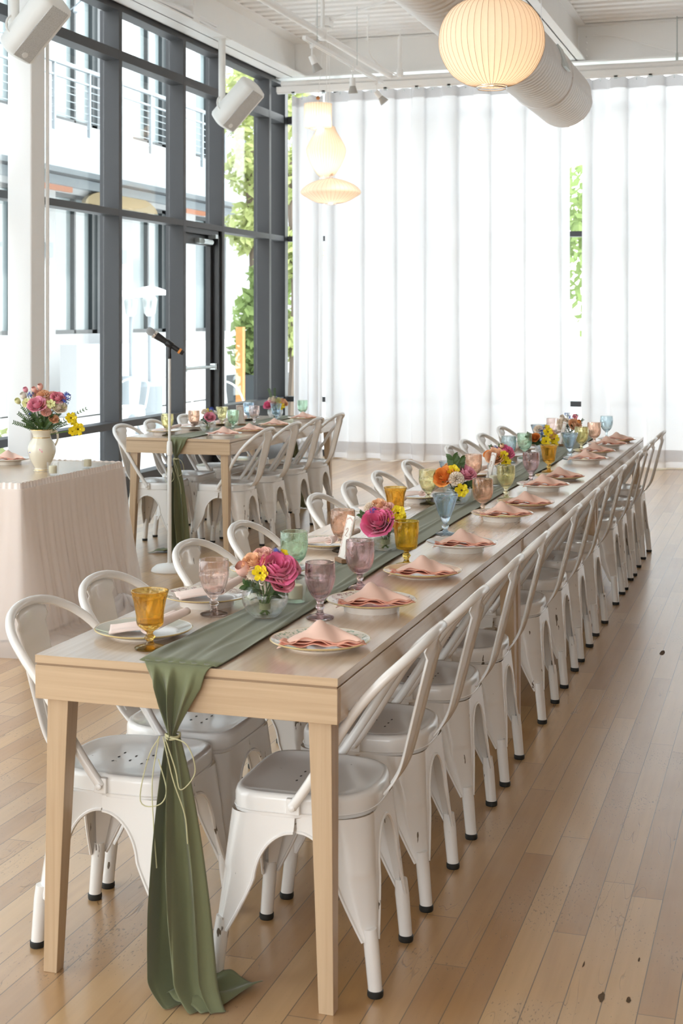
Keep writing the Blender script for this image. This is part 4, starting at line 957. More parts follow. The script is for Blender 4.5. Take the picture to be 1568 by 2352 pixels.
def goblet(style, mat):
    H_ = .147; s = style
    rib = None; inner = None
    foot = [(.001, .0), (.0365, .0), (.0375, .0025), (.034, .005), (.014, .010)]
    if s == 'flare':
        stem = [(.0085, .016), (.0085, .020), (.0135, .027), (.0085, .034), (.0075, .038), (.012, .043)]
        bowl = [(.0215, .050), (.029, .056), (.032, .064), (.0335, .080), (.036, .100), (.0385, .118), (.0425, .130), (.0455, .138), (.0458, .141)]
        rib = lambda a, z, r: 1 + (.045 * cos(8 * a + 60 * z) if .054 < z < .128 else 0)
        inner = [(.0435, .141), (.0405, .130), (.0360, .118), (.033, .095), (.030, .072), (.026, .062), (.001, .058)]
    elif s == 'facet':
        stem = [(.009, .015), (.0085, .022), (.0125, .028), (.013, .032), (.0085, .037), (.010, .042), (.0105, .046)]
        bowl = [(.017, .054), (.025, .064), (.032, .077), (.037, .092), (.0395, .105), (.0405, .114), (.0405, .130), (.0400, .146), (.0395, .149)]
        rib = lambda a, z, r: 1 + (.035 * abs(sin(8 * a)) if .052 < z < .113 else 0)
        inner = [(.0375, .149), (.038, .130), (.0372, .108), (.033, .086), (.026, .070), (.015, .060), (.001, .057)]
    elif s == 'relief':
        stem = [(.010, .014), (.0075, .022), (.011, .030), (.0085, .036), (.0085, .040), (.014, .044)]
        bowl = [(.022, .049), (.031, .058), (.0375, .070), (.041, .084), (.0425, .100), (.0428, .122), (.0420, .140), (.0415, .143)]
        rib = lambda a, z, r: 1 + (.018 * cos(9 * a) * sin((z - .05) * 95) if .052 < z < .118 else 0)
        inner = [(.0392, .143), (.0400, .122), (.0395, .100), (.037, .082), (.032, .067), (.022, .057), (.001, .053)]
    elif s == 'barrel':
        stem = [(.0095, .014), (.008, .022), (.0135, .031), (.0135, .035), (.008, .043), (.008, .047), (.014, .051)]
        bowl = [(.028, .054), (.0335, .058), (.0345, .064), (.0355, .070), (.0375, .095), (.0395, .115), (.0405, .132), (.041, .143), (.0405, .145)]
        rib = lambda a, z, r: 1 + (.02 * cos(26 * a) if .066 < z < .10 else .03 * max(0, cos(8 * a)) * (.1 < z < .125))
        inner = [(.0382, .145), (.0375, .125), (.035, .095), (.032, .068), (.026, .060), (.001, .058)]
    elif s == 'cone':
        stem = [(.010, .013), (.0075, .018), (.013, .026), (.0135, .032), (.0075, .039), (.0095, .043)]
        bowl = [(.013, .048), (.019, .062), (.026, .080), (.033, .100), (.0395, .120), (.0455, .138), (.048, .146), (.0475, .149)]
        rib = lambda a, z, r: 1 + (.05 * abs(cos(5 * a + 12 * z)) - .02 if .046 < z < .138 else 0)
        inner = [(.0455, .149), (.0405, .134), (.032, .110), (.024, .088), (.015, .068), (.001, .060)]
    else:   # dot
        stem = [(.0095, .014), (.0075, .024), (.009, .034), (.0085, .040), (.012, .045)]
        bowl = [(.020, .052), (.030, .064), (.0375, .080), (.0415, .098), (.0425, .116), (.0415, .134), (.0405, .146), (.040, .149)]
        rib = lambda a, z, r: 1 + (.03 * max(0, cos(9 * a)) * max(0, sin((z - .055) * 120)) if .06 < z < .135 else 0)
        inner = [(.038, .149), (.039, .130), (.0395, .112), (.036, .09), (.029, .072), (.018, .060), (.001, .056)]
    # densify bowl for the ribs
    def dens(p, k):
        q = bez([(a, 0, c_) for a, c_ in p], k); return [(max(.001, v.x), v.z) for v in q]
    o = empty('goblet')
    b = MB(); b.lathe(foot, 40); b.v = b.v; b.build('foot', mat, o, auto=30)
    b = MB(); b.lathe([(.013, .009)] + dens(stem, 3), 16, mod=lambda a, z, r: 1 + .04 * cos(6 * a)); b.build('stem', mat, o, auto=40)
    b = MB(); b.lathe(dens([stem[-1]] + bowl, 4) + dens(inner, 3), 72, mod=lambda a, z, r: rib(a, z, r) if r > 0 else 1); b.build('bowl', mat, o, auto=60)
    return o
GP = {}
def cup(style, col, x, y, lab, grp, z=TZ, water=0, sc=1):
    k = (style, col)
    if k in GP: o = copy_tree(GP[k])
    else: o = goblet(style, GL[col]); GP[k] = o
    o.location = (x, y, z + .001); o.rotation_euler = (0, 0, (x * 37 + y * 11) % 6); o.scale = (sc,) * 3
    tag(o, lab, 'goblet', grp); return o
CN = dict(amber='amber', amber2='golden yellow', pink='pale blush', mauve='mauve', rose='rose pink', peach='peach', green='mint green', blue='sky blue', blued='pale blue dotted', yellow='pale yellow', yellowd='yellow dotted')
SN = dict(flare='flared swirled', facet='fluted', relief='embossed', barrel='beaded', cone='conical', dot='thumbprint')
RG = [('facet', 'mauve', -1.205, 3.628), ('relief', 'rose', -1.225, 4.063), ('barrel', 'amber2', -1.194, 4.483), ('cone', 'blue', -1.231, 5.181), ('relief', 'peach', -1.215, 5.78), ('facet', 'yellow', -1.215, 6.28), ('facet', 'mauve', -1.215, 6.92), ('flare', 'amber', -1.215, 7.45), ('cone', 'blue', -1.215, 8.18), ('dot', 'yellowd', -1.215, 8.66), ('relief', 'peach', -1.20, 9.13), ('dot', 'blued', -1.19, 9.68)]
for i, (s_, c_, x, y) in enumerate(RG): cup(s_, c_, x, y, '%s %s glass goblet, open-floor side of long table, %s from near end' % (CN[c_], SN[s_], ORD[i]), 'goblets on the long table')
LG = [('flare', 'amber', -1.487, 3.167), ('facet', 'pink', -1.493, 3.584), ('relief', 'green', -1.471, 4.173), ('relief', 'peach', -1.477, 4.695), ('flare', 'amber', -1.483, 5.40), ('facet', 'yellow', -1.501, 6.00), ('cone', 'blue', -1.495, 6.376), ('relief', 'peach', -1.476, 6.80), ('dot', 'blued', -1.505, 7.86), ('relief', 'green', -1.469, 8.15), ('cone', 'blue', -1.49, 8.75), ('facet', 'pink', -1.50, 9.35)]
for i, (s_, c_, x, y) in enumerate(LG): cup(s_, c_, x, y, '%s %s glass goblet, window side of long table, %s from near end' % (CN[c_], SN[s_], ORD[i]), 'goblets on the long table')
TG = [('dot', 'yellowd', -4.09, 8.99, 'by the corner next to the windows'), ('relief', 'peach', -4.10, 9.47, 'beside the first flower bowl'), ('relief', 'green', -3.85, 9.60, 'in front of the votive candle'), ('flare', 'yellow', -4.08, 9.95, 'beyond the votive candle'), ('facet', 'pink', -3.86, 10.05, 'beside the number card'), ('relief', 'blue', -4.08, 10.5, 'behind the number card'), ('flare', 'blue', -3.85, 10.50, 'in front of the far flower bowl'), ('relief', 'green', -3.78, 10.93, 'at the curtain end')]
for (s_, c_, x, y, w_) in TG: cup(s_, c_, x, y, '%s %s glass goblet on shorter table %s' % (CN[c_], SN[s_], w_), 'goblets on the shorter table')

# votive candles in glass cups
def votive_set():
    o = empty('candle_holder')
    b = MB(); b.lathe([(.001, 0), (.0265, 0), (.0275, .004), (.0315, .064), (.032, .066), (.029, .066), (.0262, .010), (.001, .0085)], 36); b.build('glass_cup', M['clear'], o, auto=30)
    c_ = empty('candle')
    b = MB(); b.lathe([(.001, .0), (.0195, .0), (.0205, .002), (.0205, .036), (.019, .038), (.001, .0365)], 28); b.build('wax', M['wax'], c_)
    b = MB(); b.tube([(0, 0, .036), (.001, 0, .049)], .0009, 5); b.build('wick', M['wax'], c_)
    return o, c_
vp = None
for (x, y, w_) in ((-1.329, 3.781, 'beside the nearest flower bowl on the runner'), (-1.31, 6.15, 'beside the third flower bowl on the runner'), (-1.355, 6.70, 'before the fourth flower bowl'), (-3.926, 9.70, 'on the runner of the shorter table'), (-3.615, 6.54, 'beside the flower pitcher on the skirted table'), (-3.605, 6.90, 'at the skirted table edge farther from the pitcher')):
    if vp is None: vp = votive_set(); h_, c_ = vp
    else: h_, c_ = copy_tree(vp[0]), copy_tree(vp[1])
    zz = TZ + (.008 if x > -2 or abs(x + 3.926) < .01 else .001)
    h_.location = (x, y, zz); c_.location = (x, y, zz + .0095); tag(h_, 'clear glass votive cup ' + w_, 'candle holder', 'votive cups'); tag(c_, 'short cream candle inside the votive cup ' + w_, 'candle', 'votive candles')

# number cards in wooden blocks
def card(x, y, rz, w_, lab, txt):
    k = empty('card_block', (x, y, TZ + .008), rz); tag(k, 'small wooden block holding the %s' % lab, 'card holder', 'card holders')
    b = MB(); b.box(-.03, .03, -.014, .014, 0, .014); b.build('block', M['cardwood'], k, smooth=False, bevel=.002)
    o = empty('number_card', (x, y, TZ + .020), rz); tag(o, 'tall ivory ' + lab, 'card', 'number cards')
    q = Matrix.Rotation(R(-14), 4, 'X')
    b = MB(); b.box(-.029, .029, -.0022, .0022, 0, .142); b.xf(q); b.build('card_sheet', M['cardp'], o, smooth=False)
    b = MB()
    for t in range(30):
        for s_ in (-1, 1):
            a = t / 29; b.lathe([(.0005, 0), (.0028 + .001 * sin(t * 2.3), 0), (.0005, .0006)], 6, c=(0, 0, 0)); m_ = 18
            b.v[-m_:] = [(s_ * .0235 + v[0] + .0015 * sin(t), -.0023 - v[2], .010 + .122 * a + v[1]) for v in b.v[-m_:]]
    for t in range(11):
        b.lathe([(.0005, 0), (.0034, 0), (.0005, .0006)], 6, c=(0, 0, 0)); b.v[-18:] = [(-.019 + .0038 * t + v[0], -.0023 - v[2], .128 + .006 * sin(pi * t / 10) + v[1]) for v in b.v[-18:]]
    b.xf(q); b.build('floral_border', M['print'], o, smooth=False)
    b = MB(); b.tube([Vector((px * .9, -.0035, pz)) for px, pz in txt], .0011, 5); b.xf(q); b.build('numeral', M['print'], o)
two = [(-.010, .092), (-.006, .100), (.003, .100), (.006, .093), (-.002, .083), (-.010, .074), (.010, .074)]
one = [(-.006, .094), (.0, .101), (.0, .073)]; three = [(-.008, .100), (.006, .100), (-.001, .089), (.007, .083), (.002, .074), (-.009, .075)]
card(-1.40, 4.44, R(-50), .05, 'number card leaning beside the second flower bowl', two)
card(-1.395, 6.75, R(-58), .05, 'number card between the fourth flower bowl and a peach goblet', two)
card(-1.385, 8.92, R(-62), .05, 'number card beside the fifth flower bowl near the curtain end', three)
card(-3.914, 9.93, R(48), .05, 'number card on the shorter table by the windows', one)
# ================================================================== FLOWERS
def frame_to(n_, up=Vector((0, 0, 1))):
    n_ = n_.normalized(); x = up.cross(n_)
    if x.length < 1e-3: x = Vector((1, 0, 0))
    x.normalize(); y = n_.cross(x); return Matrix(((x.x, y.x, n_.x, 0), (x.y, y.y, n_.y, 0), (x.z, y.z, n_.z, 0), (0, 0, 0, 1)))
def rose(rad, seed, openness=1.0):
    rn = random.Random(seed); b = MB()
    layers = [(3, .24, .92, 0), (4, .40, .96, 0), (5, .58, .96, .10), (6, .76, .88, .28), (6, .95, .74, .50), (5, 1.06, .55, .8)]
    for li, (n_, rr, hh, lip) in enumerate(layers):
        for k in range(n_):
            a0 = 2 * pi * (k + .5 * (li % 2)) / n_ + rn.uniform(-.15, .15) + li * .4; span = (2 * pi / n_) * .80; hj = hh * rn.uniform(.93, 1.05)
            def pf(u, v, a0=a0, span=span, rr=rr, hj=hj, lip=lip):
                q = (u - .5) * 2; wd = sqrt(sin(pi * min(.96, .10 + v * .86))) if v > 0 else .2
                a = a0 + q * span * (.35 + .65 * wd)
                r_ = rad * rr * (.30 + .70 * sin(min(1, v * 1.15) * pi / 2)) + rad * lip * openness * max(0, v - .72) ** 1.2 * 1.4
                z = rad * (1.25 * hj * v - .50 - .22 * q * q * v - lip * .28 * max(0, v - .8))
                return (r_ * cos(a), r_ * sin(a), z)
            b.grid(pf, 7, 6)
    return b
def ranunc(rad, seed):
    rn = random.Random(seed); b = MB()
    for li, (n_, rr, tz) in enumerate(((6, 1.0, .10), (5, .86, .26), (4, .45, .36))):
        for k in range(n_):
            a0 = 2 * pi * (k + .5 * li) / n_ + rn.uniform(-.12, .12)
            def pf(u, v, a0=a0, rr=rr, tz=tz):
                q = (u - .5) * 2; r_ = rad * rr * v * (1 - .13 * q * q * q * q); a = a0 + q * .62 * (.45 + .55 * sin(pi * min(.9, v * .8 + .1)))
                z = rad * (tz * v + .13 * v * v * (1 + .5 * sin(5 * q + k)) - .05 * sin(3 * pi * v) * abs(q))
                return (r_ * cos(a), r_ * sin(a), z)
            b.grid(pf, 6, 5)
    b.lathe([(.001, rad * .20), (rad * .13, rad * .18), (rad * .16, rad * .10), (rad * .1, 0)], 10, mi=1)
    return b
def carn(rad, seed):
    rn = random.Random(seed); b = MB()
    for li, (el, n_) in enumerate(((.15, 12), (.5, 12), (.85, 10), (1.15, 8), (1.4, 5))):
        for k in range(n_):
            a0 = 2 * pi * (k + .5 * (li % 2)) / n_ + rn.uniform(-.1, .1)
            def pf(u, v, a0=a0, el=el):
                q = (u - .5) * 2; r_ = rad * (.25 + .75 * v) * (1 + .07 * sin(q * 11 + k) * v); e = el + .12 * q * q * v + .10 * sin(q * 9 + a0) * v
                a = a0 + q * .36 * (.3 + v) / max(.35, cos(el))
                return (r_ * cos(a) * cos(e), r_ * sin(a) * cos(e), r_ * sin(e) * .85)
            b.grid(pf, 8, 4)
    return b
def bud(rad, seed):
    b = MB(); 
    for k in range(4):
        a0 = k * pi / 2 + seed
        def pf(u, v, a0=a0):
            q = (u - .5) * 2; a = a0 + q * 1.0; r_ = rad * (.25 + .55 * sin(pi * min(.80, v * .72 + .06))); return (r_ * cos(a), r_ * sin(a), rad * (1.7 * v - .7 - .12 * q * q))
        b.grid(pf, 6, 6)
    return b
def cluster(rad, seed):
    rn = random.Random(seed); b = MB()
    for k in range(13):
        d = Vector((rn.gauss(0, 1), rn.gauss(0, 1), abs(rn.gauss(.6, .6)))).normalized() * rad * rn.uniform(.5, 1); m_ = Matrix.Translation(d) @ frame_to(d)
        for j in range(5):
            a = 2 * pi * j / 5; s_ = rad * .30
            vs = [Vector((0, 0, 0)), Vector((s_ * cos(a - .45) * .8, s_ * sin(a - .45) * .8, .1 * s_)), Vector((s_ * 1.35 * cos(a), s_ * 1.35 * sin(a), .35 * s_)), Vector((s_ * cos(a + .45) * .8, s_ * sin(a + .45) * .8, .1 * s_))]
            b.add([tuple(m_ @ v) for v in vs], [(0, 1, 2, 3)])
    return b
BL = dict(rose=rose, ranunculus=ranunc, carnation=carn, bud=bud, blossom=cluster)
PN = dict(magenta='magenta', pink='pink', blush='blush', peach='peach', cream='cream', orange='orange', yellow='yellow', lemon='lemon', white='white', blue='blue', paleblue='pale_blue', rosepink='rose_pink')
def leafblade(b, p, d, L_, w_, nrm=Vector((0, 0, 1)), mi=0):
    d = d.normalized(); s_ = d.cross(nrm)
    if s_.length < .1: s_ = d.cross(Vector((1, 0, 0)))
    s_.normalize(); n_ = s_.cross(d); vs = []
    K = 5
    for i in range(K + 1):
        t = i / K; c_ = p + d * L_ * t + n_ * (-.18 * L_ * t * t); ww = w_ * sin(pi * min(.98, .06 + t * .92)) ** .8
        vs += [c_ - s_ * ww + n_ * ww * .25, c_, c_ + s_ * ww + n_ * ww * .25]
    fs = []
    for i in range(K):
        a = i * 3; fs += [(a, a + 1, a + 4, a + 3), (a + 1, a + 2, a + 5, a + 4)]
    b.add([tuple(v) for v in vs], fs, mi)
def bouquet(loc, zc, blooms, lab, seed, tie_z, r_foot=.015, leaves=34, lsz=.032, low=.05, greens=(), name='flower_bouquet', spread=.03, foot_z=.008):
    """blooms: kind, colour, right, up, towards-hall offset (m from vase foot), radius"""
    rn = random.Random(seed); o = empty(name, loc); tag(o, lab, 'flowers', 'table bouquets'); blooms = [(a, b_, c_, d_, e_, f_ * (1.12 if a in ('rose', 'carnation', 'bud') else 1.05)) for a, b_, c_, d_, e_, f_ in blooms]
    st = MB(); lf = MB(); tie = Vector((0, 0, tie_z))
    for i, (kind, col, rx, uz, dp, rad) in enumerate(blooms):
        p = CR * rx + CD * dp + Vector((0, 0, uz)); d = (p - Vector((0, 0, tie_z + .02))); d = d.normalized() + (-CD) * .75 + Vector((0, 0, .25))
        if kind == 'ranunculus': d = d.normalized() * .6 + (-CD) * 1.2 + Vector((0, 0, .15))
        mt = Matrix.Translation(p) @ frame_to(d) @ Matrix.Rotation(rn.uniform(0, 6.28), 4, 'Z')
        b = BL[kind](rad, seed * 31 + i); b.xf(mt)
        b.build(PN[col] + '_' + kind, [PET[col], PET['dark']] if kind == 'ranunculus' else PET[col], o, auto=70)
        a = rn.uniform(0, 6.28); q = Vector((r_foot * .9 * cos(a), r_foot * .9 * sin(a), foot_z))
        t1 = Vector((r_foot * .5 * cos(a + 2.5), r_foot * .5 * sin(a + 2.5), tie_z))
        st.tube(bez([q, t1, t1.lerp(p, .55) + Vector((0, 0, .008)), p - d.normalized() * rad * .45], 4), .0019, 6)
        n_ = d.normalized()
        for k in range(4):
            a = k * pi / 2 + rn.random(); s_ = n_.orthogonal().normalized(); s_ = Matrix.Rotation(a, 3, n_) @ s_
            leafblade(lf, p - n_ * rad * .45, s_ + n_ * .5, rad * .8, rad * .12, n_)
    for k in range(leaves):
        a = rn.uniform(0, 2 * pi); e = rn.uniform(.1, .9); z = low + rn.uniform(-.012, .045) * (lsz / .032); rr = rn.uniform(.006, spread)
        p = Vector((rr * cos(a), rr * sin(a), z)); leafblade(lf, p, Vector((cos(a), sin(a), e)), lsz * rn.uniform(.8, 1.5), lsz * .24)
    for (rx, uz, dp, L_) in greens:      # leafy sprigs
        p0 = Vector((0, 0, tie_z + .01)); p1 = CR * rx + CD * dp + Vector((0, 0, uz)); cv = bez([p0, p0.lerp(p1, .5) + Vector((0, 0, .012)), p1], 8); st.tube(cv, .0011, 5)
        for i in range(6, len(cv)):
            t = (cv[i] - cv[i - 1]).normalized(); s_ = t.cross(CD).normalized()
            for sg in (-1, 1): leafblade(lf, cv[i], t * .8 + s_ * sg + CD * rn.uniform(-.4, .4), L_, L_ * .22, -CD)
    st.build('stems', M['stem'], o); lf.build('leaves', M['leaf'], o, auto=80)
    b = MB()
    for k in range(5): b.tube([(r_foot * .95 * cos(a), r_foot * .95 * sin(a), tie_z - .008 + .0035 * k) for a in [2 * pi * i / 16 for i in range(16)]], .0014, 5, closed=True)
    b.build('twine', M['twine'], o)
    return o
def bowl_proto():
    o = empty('glass_bowl'); r = .062
    out = [(.001, 0), (.030, 0), (.034, .003)] + [(r * cos(a), .052 + r * sin(a) * .92) for a in [R(-50 + 9 * i) for i in range(12)]] + [(.036, .1065), (.0375, .1115)]
    inn = [(.0355, .1115), (.034, .1055)] + [((r - .0025) * cos(a), .052 + (r - .0025) * sin(a) * .92) for a in [R(49 - 9 * i) for i in range(12)]] + [(.030, .006), (.001, .0055)]
    b = MB(); b.lathe(out + inn, 48); b.build('vase_wall', M['clear'], o, auto=40)
    b = MB(); ri = r - .003; b.lathe([(.001, .0062), (.029, .0065)] + [(ri * cos(a), .052 + ri * sin(a) * .92) for a in [R(-48 + 8 * i) for i in range(7)]] + [(.001, .052)], 40); b.build('water', M['water'], o, auto=40)
    return o
bp = None
def bowl(x, y, lab, z=TZ + .008, sc=1):
    global bp
    if bp is None: bp = bowl_proto(); o = bp
    else: o = copy_tree(bp)
    o.location = (x, y, z); o.scale = (sc,) * 3; tag(o, lab, 'vase', 'round glass bowls with flowers'); return Vector((x, y, z))
BB = [
 (-1.338, 3.563, 'nearest on the long table', 1.0, [('rose', 'magenta', .033, .130, -.010, .040), ('rose', 'rosepink', .062, .128, .03, .026), ('rose', 'blush', -.005, .158, .015, .024), ('rose', 'peach', -.030, .146, -.005, .024), ('bud', 'blush', -.055, .125, -.01, .022), ('carnation', 'cream', -.025, .118, -.02, .021), ('ranunculus', 'yellow', -.010, .124, -.045, .021), ('blossom', 'blue', .028, .168, .02, .014), ('ranunculus', 'yellow', .048, .162, .03, .013), ('rose', 'rosepink', .045, .100, -.02, .026), ('bud', 'cream', -.005, .098, -.05, .008)],
  [(-.052, .088, -.02, .018), (.05, .07, 0, .018)]),
 (-1.331, 4.718, 'second along the long table', 1.0, [('rose', 'magenta', -.028, .100, -.03, .042), ('rose', 'blush', .002, .140, .0, .026), ('rose', 'peach', -.022, .150, .01, .024), ('carnation', 'cream', -.05, .140, .02, .022), ('blossom', 'blue', -.042, .140, -.02, .013), ('ranunculus', 'yellow', .042, .128, -.01, .026), ('ranunculus', 'yellow', .030, .100, -.03, .024), ('rose', 'blush', .015, .112, -.01, .018), ('ranunculus', 'yellow', .052, .108, .02, .020)],
  [(-.085, .125, -.01, .016), (-.07, .09, -.01, .016)]),
 (-1.374, 6.007, 'third along the long table', 1.0, [('rose', 'orange', -.055, .118, -.02, .038), ('carnation', 'cream', -.008, .108, -.05, .031), ('ranunculus', 'yellow', -.018, .142, -.02, .026), ('ranunculus', 'yellow', .012, .065, -.075, .029), ('rose', 'pink', .036, .130, 0, .034), ('rose', 'peach', -.035, .150, .03, .022), ('ranunculus', 'yellow', -.005, .175, .02, .013)],
  [(-.02, .195, 0, .034), (.012, .190, 0, .030), (.06, .09, -.03, .018), (.055, .075, .0, .016)]),
 (-1.391, 7.02, 'fourth along the long table', 1.0, [('rose', 'peach', -.025, .112, -.03, .036), ('rose', 'magenta', .030, .130, 0, .034), ('ranunculus', 'yellow', .018, .118, -.04, .022), ('ranunculus', 'yellow', .026, .085, -.05, .026), ('bud', 'peach', .012, .158, 0, .013), ('bud', 'blush', -.035, .150, 0, .010), ('blossom', 'blue', -.02, .150, 0, .012), ('rose', 'orange', -.058, .120, 0, .018)],
  [(-.045, .160, 0, .012), (.002, .165, 0, .012), (.05, .03, -.06, .016)]),
 (-1.365, 8.25, 'fifth along the long table', 1.0, [('carnation', 'cream', -.04, .150, 0, .028), ('rose', 'orange', -.062, .108, -.02, .022), ('ranunculus', 'yellow', -.005, .088, -.06, .029), ('ranunculus', 'yellow', .010, .140, -.03, .028), ('ranunculus', 'yellow', .045, .100, -.03, .030), ('rose', 'peach', .028, .125, -.02, .024), ('blossom', 'blue', -.025, .135, -.02, .018), ('blossom', 'blue', -.01, .155, 0, .014), ('ranunculus', 'yellow', .01, .160, 0, .020), ('bud', 'blush', .0, .152, -.01, .012), ('ranunculus', 'yellow', .046, .070, -.04, .022)],
  [(-.10, .118, 0, .024), (-.09, .085, 0, .022), (-.05, .075, -.03, .016)]),
 (-1.375, 9.28, 'sixth, at the curtain end', 1.0, [('rose', 'peach', .028, .108, -.03, .034), ('rose', 'cream', -.055, .125, 0, .024), ('bud', 'cream', -.05, .150, 0, .018), ('rose', 'cream', -.035, .130, -.01, .020), ('rose', 'cream', -.06, .095, -.02, .022), ('blossom', 'paleblue', -.018, .170, 0, .020), ('blossom', 'blue', .005, .150, 0, .016), ('ranunculus', 'rosepink', .032, .158, 0, .020), ('bud', 'orange', .05, .125, -.02, .016)],
  [(.048, .170, 0, .012), (.082, .140, 0, .012), (.07, .12, 0, .012)]),
 (-3.93, 9.32, 'nearer the microphone', .95, [('carnation', 'cream', -.02, .135, 0, .026), ('rose', 'pink', .018, .105, -.03, .030), ('ranunculus', 'yellow', .010, .140, 0, .024), ('blossom', 'blue', .025, .155, 0, .022), ('blossom', 'blue', .032, .135, 0, .016)],
  [(-.03, .09, -.02, .022), (-.01, .10, -.02, .02)]),
 (-3.93, 10.70, 'farther along the shorter table', 1.0, [('rose', 'magenta', -.055, .110, -.01, .032), ('rose', 'cream', -.018, .150, 0, .030), ('carnation', 'lemon', .020, .140, 0, .028), ('rose', 'peach', .062, .128, 0, .030), ('ranunculus', 'yellow', .048, .100, -.03, .030), ('blossom', 'blue', .008, .165, 0, .014), ('bud', 'blush', .0, .120, -.02, .014)],
  [(-.05, .23, 0, .016), (-.005, .235, 0, .014)]),
]
for i, (x, y, w_, sc, bl, gr) in enumerate(BB):
    p = bowl(x, y, 'round clear glass bowl of flowers, %s' % w_, sc=sc)
    heads = ' and '.join(sorted({PN[b_[1]].replace('_', ' ') for b_ in bl})[:3])
    bouquet((x, y, p.z), 0, bl, '%s bouquet in bowl %s' % (heads.replace(' and ', ', ', 1), w_), 40 + i, .030, greens=gr, low=.06)

# ---- skirted table at the window side
st_ = empty('sweetheart_table', (-4.35, 6.69, 0)); tag(st_, 'table with gathered white tulle skirt at the edge by the column', 'table')
X0, X1, Y0_, Y1_ = -5.1, -3.573, 6.14, 7.243
def tp(b, n_, m_, **k):
    b.v = [(v[0] + 4.35, v[1] - 6.69, v[2]) for v in b.v]; return b.build(n_, m_, st_, **k)
b = MB(); b.box(X0, X1, Y0_, Y1_, .735, .76); tp(b, 'tabletop', M['oak_y'], smooth=False)
for (x, y) in ((X0 + .05, Y0_ + .05), (X1 - .1, Y0_ + .05), (X0 + .05, Y1_ - .1), (X1 - .1, Y1_ - .1)):
    b = MB(); b.box(x, x + .05, y, y + .05, 0, .735); tp(b, 'leg', M['oak_z'], smooth=False)
per = [(X0, Y0_), (X1, Y0_), (X1, Y1_), (X0, Y1_)]
def perim(s, off):
    Ls = [X1 - X0, Y1_ - Y0_, X1 - X0, Y1_ - Y0_]; T = sum(Ls); d = (s % 1) * T
    for i in range(4):
        if d <= Ls[i] or i == 3: break
        d -= Ls[i]
    a, c_ = Vector((*per[i], 0)), Vector((*per[(i + 1) % 4], 0)); t = d / Ls[i]; n_ = [Vector((0, -1, 0)), Vector((1, 0, 0)), Vector((0, 1, 0)), Vector((-1, 0, 0))]
    # blend normals near the corners so the skirt flares round them
    e = .06; q = n_[i].copy()
    if t > 1 - e: q = q.lerp(n_[(i + 1) % 4], (t - 1 + e) / (2 * e))
    if t < e: q = q.lerp(n_[(i - 1) % 4], (e - t) / (2 * e))
    q.normalize(); p = a.lerp(c_, t) + q * off; return p, q
def skirt(z0, z1, off, flare, am, fr, pud, seed):
    def f_(u, v):
        fl = flare * v ** 1.5; z = z1 + (z0 - z1) * min(1, v / .93)
        fold = am * (.25 + .75 * min(1, v * 1.5)) * (sin(u * fr * 2 * pi) + .6 * sin(u * fr * 2 * pi * 1.73 + 1 + v) + .5 * sin(u * fr * .37 * 2 * pi + seed))
        o_ = off + fl + fold
        if v > .93: o_ += pud * ((v - .93) / .07) * (1 + .5 * sin(u * 40 + seed) + .3 * sin(u * 91)); z = .006 + .02 * abs(sin(u * 160 + v * 40)) * (1 - (v - .93) / .07)
        p, q = perim(u, o_); return (p.x, p.y, max(z, .003))
    return f_
b = MB(); b.grid(skirt(.01, .735, .012, .03, .002, 60, 0, 1), 420, 10, wrap=True); tp(b, 'lining', M['lining'], auto=80)
b = MB(); b.grid(skirt(.008, .735, .02, .13, .0045, 60, .16, 2), 1500, 30, wrap=True); tp(b, 'tulle_skirt', M['tulle'], auto=80)
b = MB(); b.grid(lambda u, v: (lambda p: (p[0].x, p[0].y, .764 - .042 * v + .002 * sin(u * 900) * (1 - v)))(perim(u, .004 + .0025 * sin(u * 1100) + .006 * v)), 1500, 3, wrap=True); tp(b, 'gathered_band', M['band'], auto=80)
# loose tulle heaped on the floor
def heap(u, v):
    a = u * 2 * pi; r_ = v; return (.30 * r_ * cos(a) * (1 + .2 * sin(3 * a)), .24 * r_ * sin(a) * (1 + .15 * sin(5 * a)), .004 + .05 * (1 - r_) * (1 + .6 * sin(9 * a + 8 * r_)) + .012 * abs(sin(17 * a + 20 * r_)) * (1 - r_))
b = MB(); b.grid(heap, 120, 26, wrap=True); b.v = [(v[0] - 3.42, v[1] + 6.95, v[2]) for v in b.v]; tp(b, 'trailing_tulle', M['tulle'], auto=80)
setting(-4.14, 6.98, 'E', 'peak', 'on the skirted table beside the flower pitcher', 0, nrz=.3, grp='skirted table')
# pitcher
pv = empty('pitcher', (-3.78, 6.72, TZ)); tag(pv, 'ivory china pitcher with gold trim and painted sprigs, on the skirted table', 'pitcher')
pr = [(.001, 0), (.040, 0), (.042, .003), (.040, .008), (.036, .012), (.040, .022), (.058, .055), (.071, .090), (.0735, .112), (.068, .140), (.054, .163), (.0465, .174), (.046, .182), (.050, .198), (.060, .215), (.0615, .218), (.058, .216), (.046, .198), (.042, .182), (.044, .172), (.06, .14), (.066, .11), (.05, .05), (.001, .02)]
b = MB(); b.lathe([(max(.001, v.x), v.z) for v in bez([(a, 0, c_) for a, c_ in pr], 3)], 56); b.build('body', M['ivory'], pv)
for (r_, z) in ((.041, .006), (.0472, .176), (.0612, .218)):
    b = MB(); b.tube([(r_ * cos(a), r_ * sin(a), z) for a in [2 * pi * i / 48 for i in range(48)]], .0018, 6, closed=True); b.build('gold_band', M['gold'], pv)
hd = CR * .9 + CD * .45; hd.normalize()
b = MB(); b.tube(bez([hd * .052 + Vector((0, 0, .20)), hd * .078 + Vector((0, 0, .205)), hd * .086 + Vector((0, 0, .17)), hd * .074 + Vector((0, 0, .135)), hd * .066 + Vector((0, 0, .13))], 6), .006, 10); b.build('handle', M['ivory'], pv)
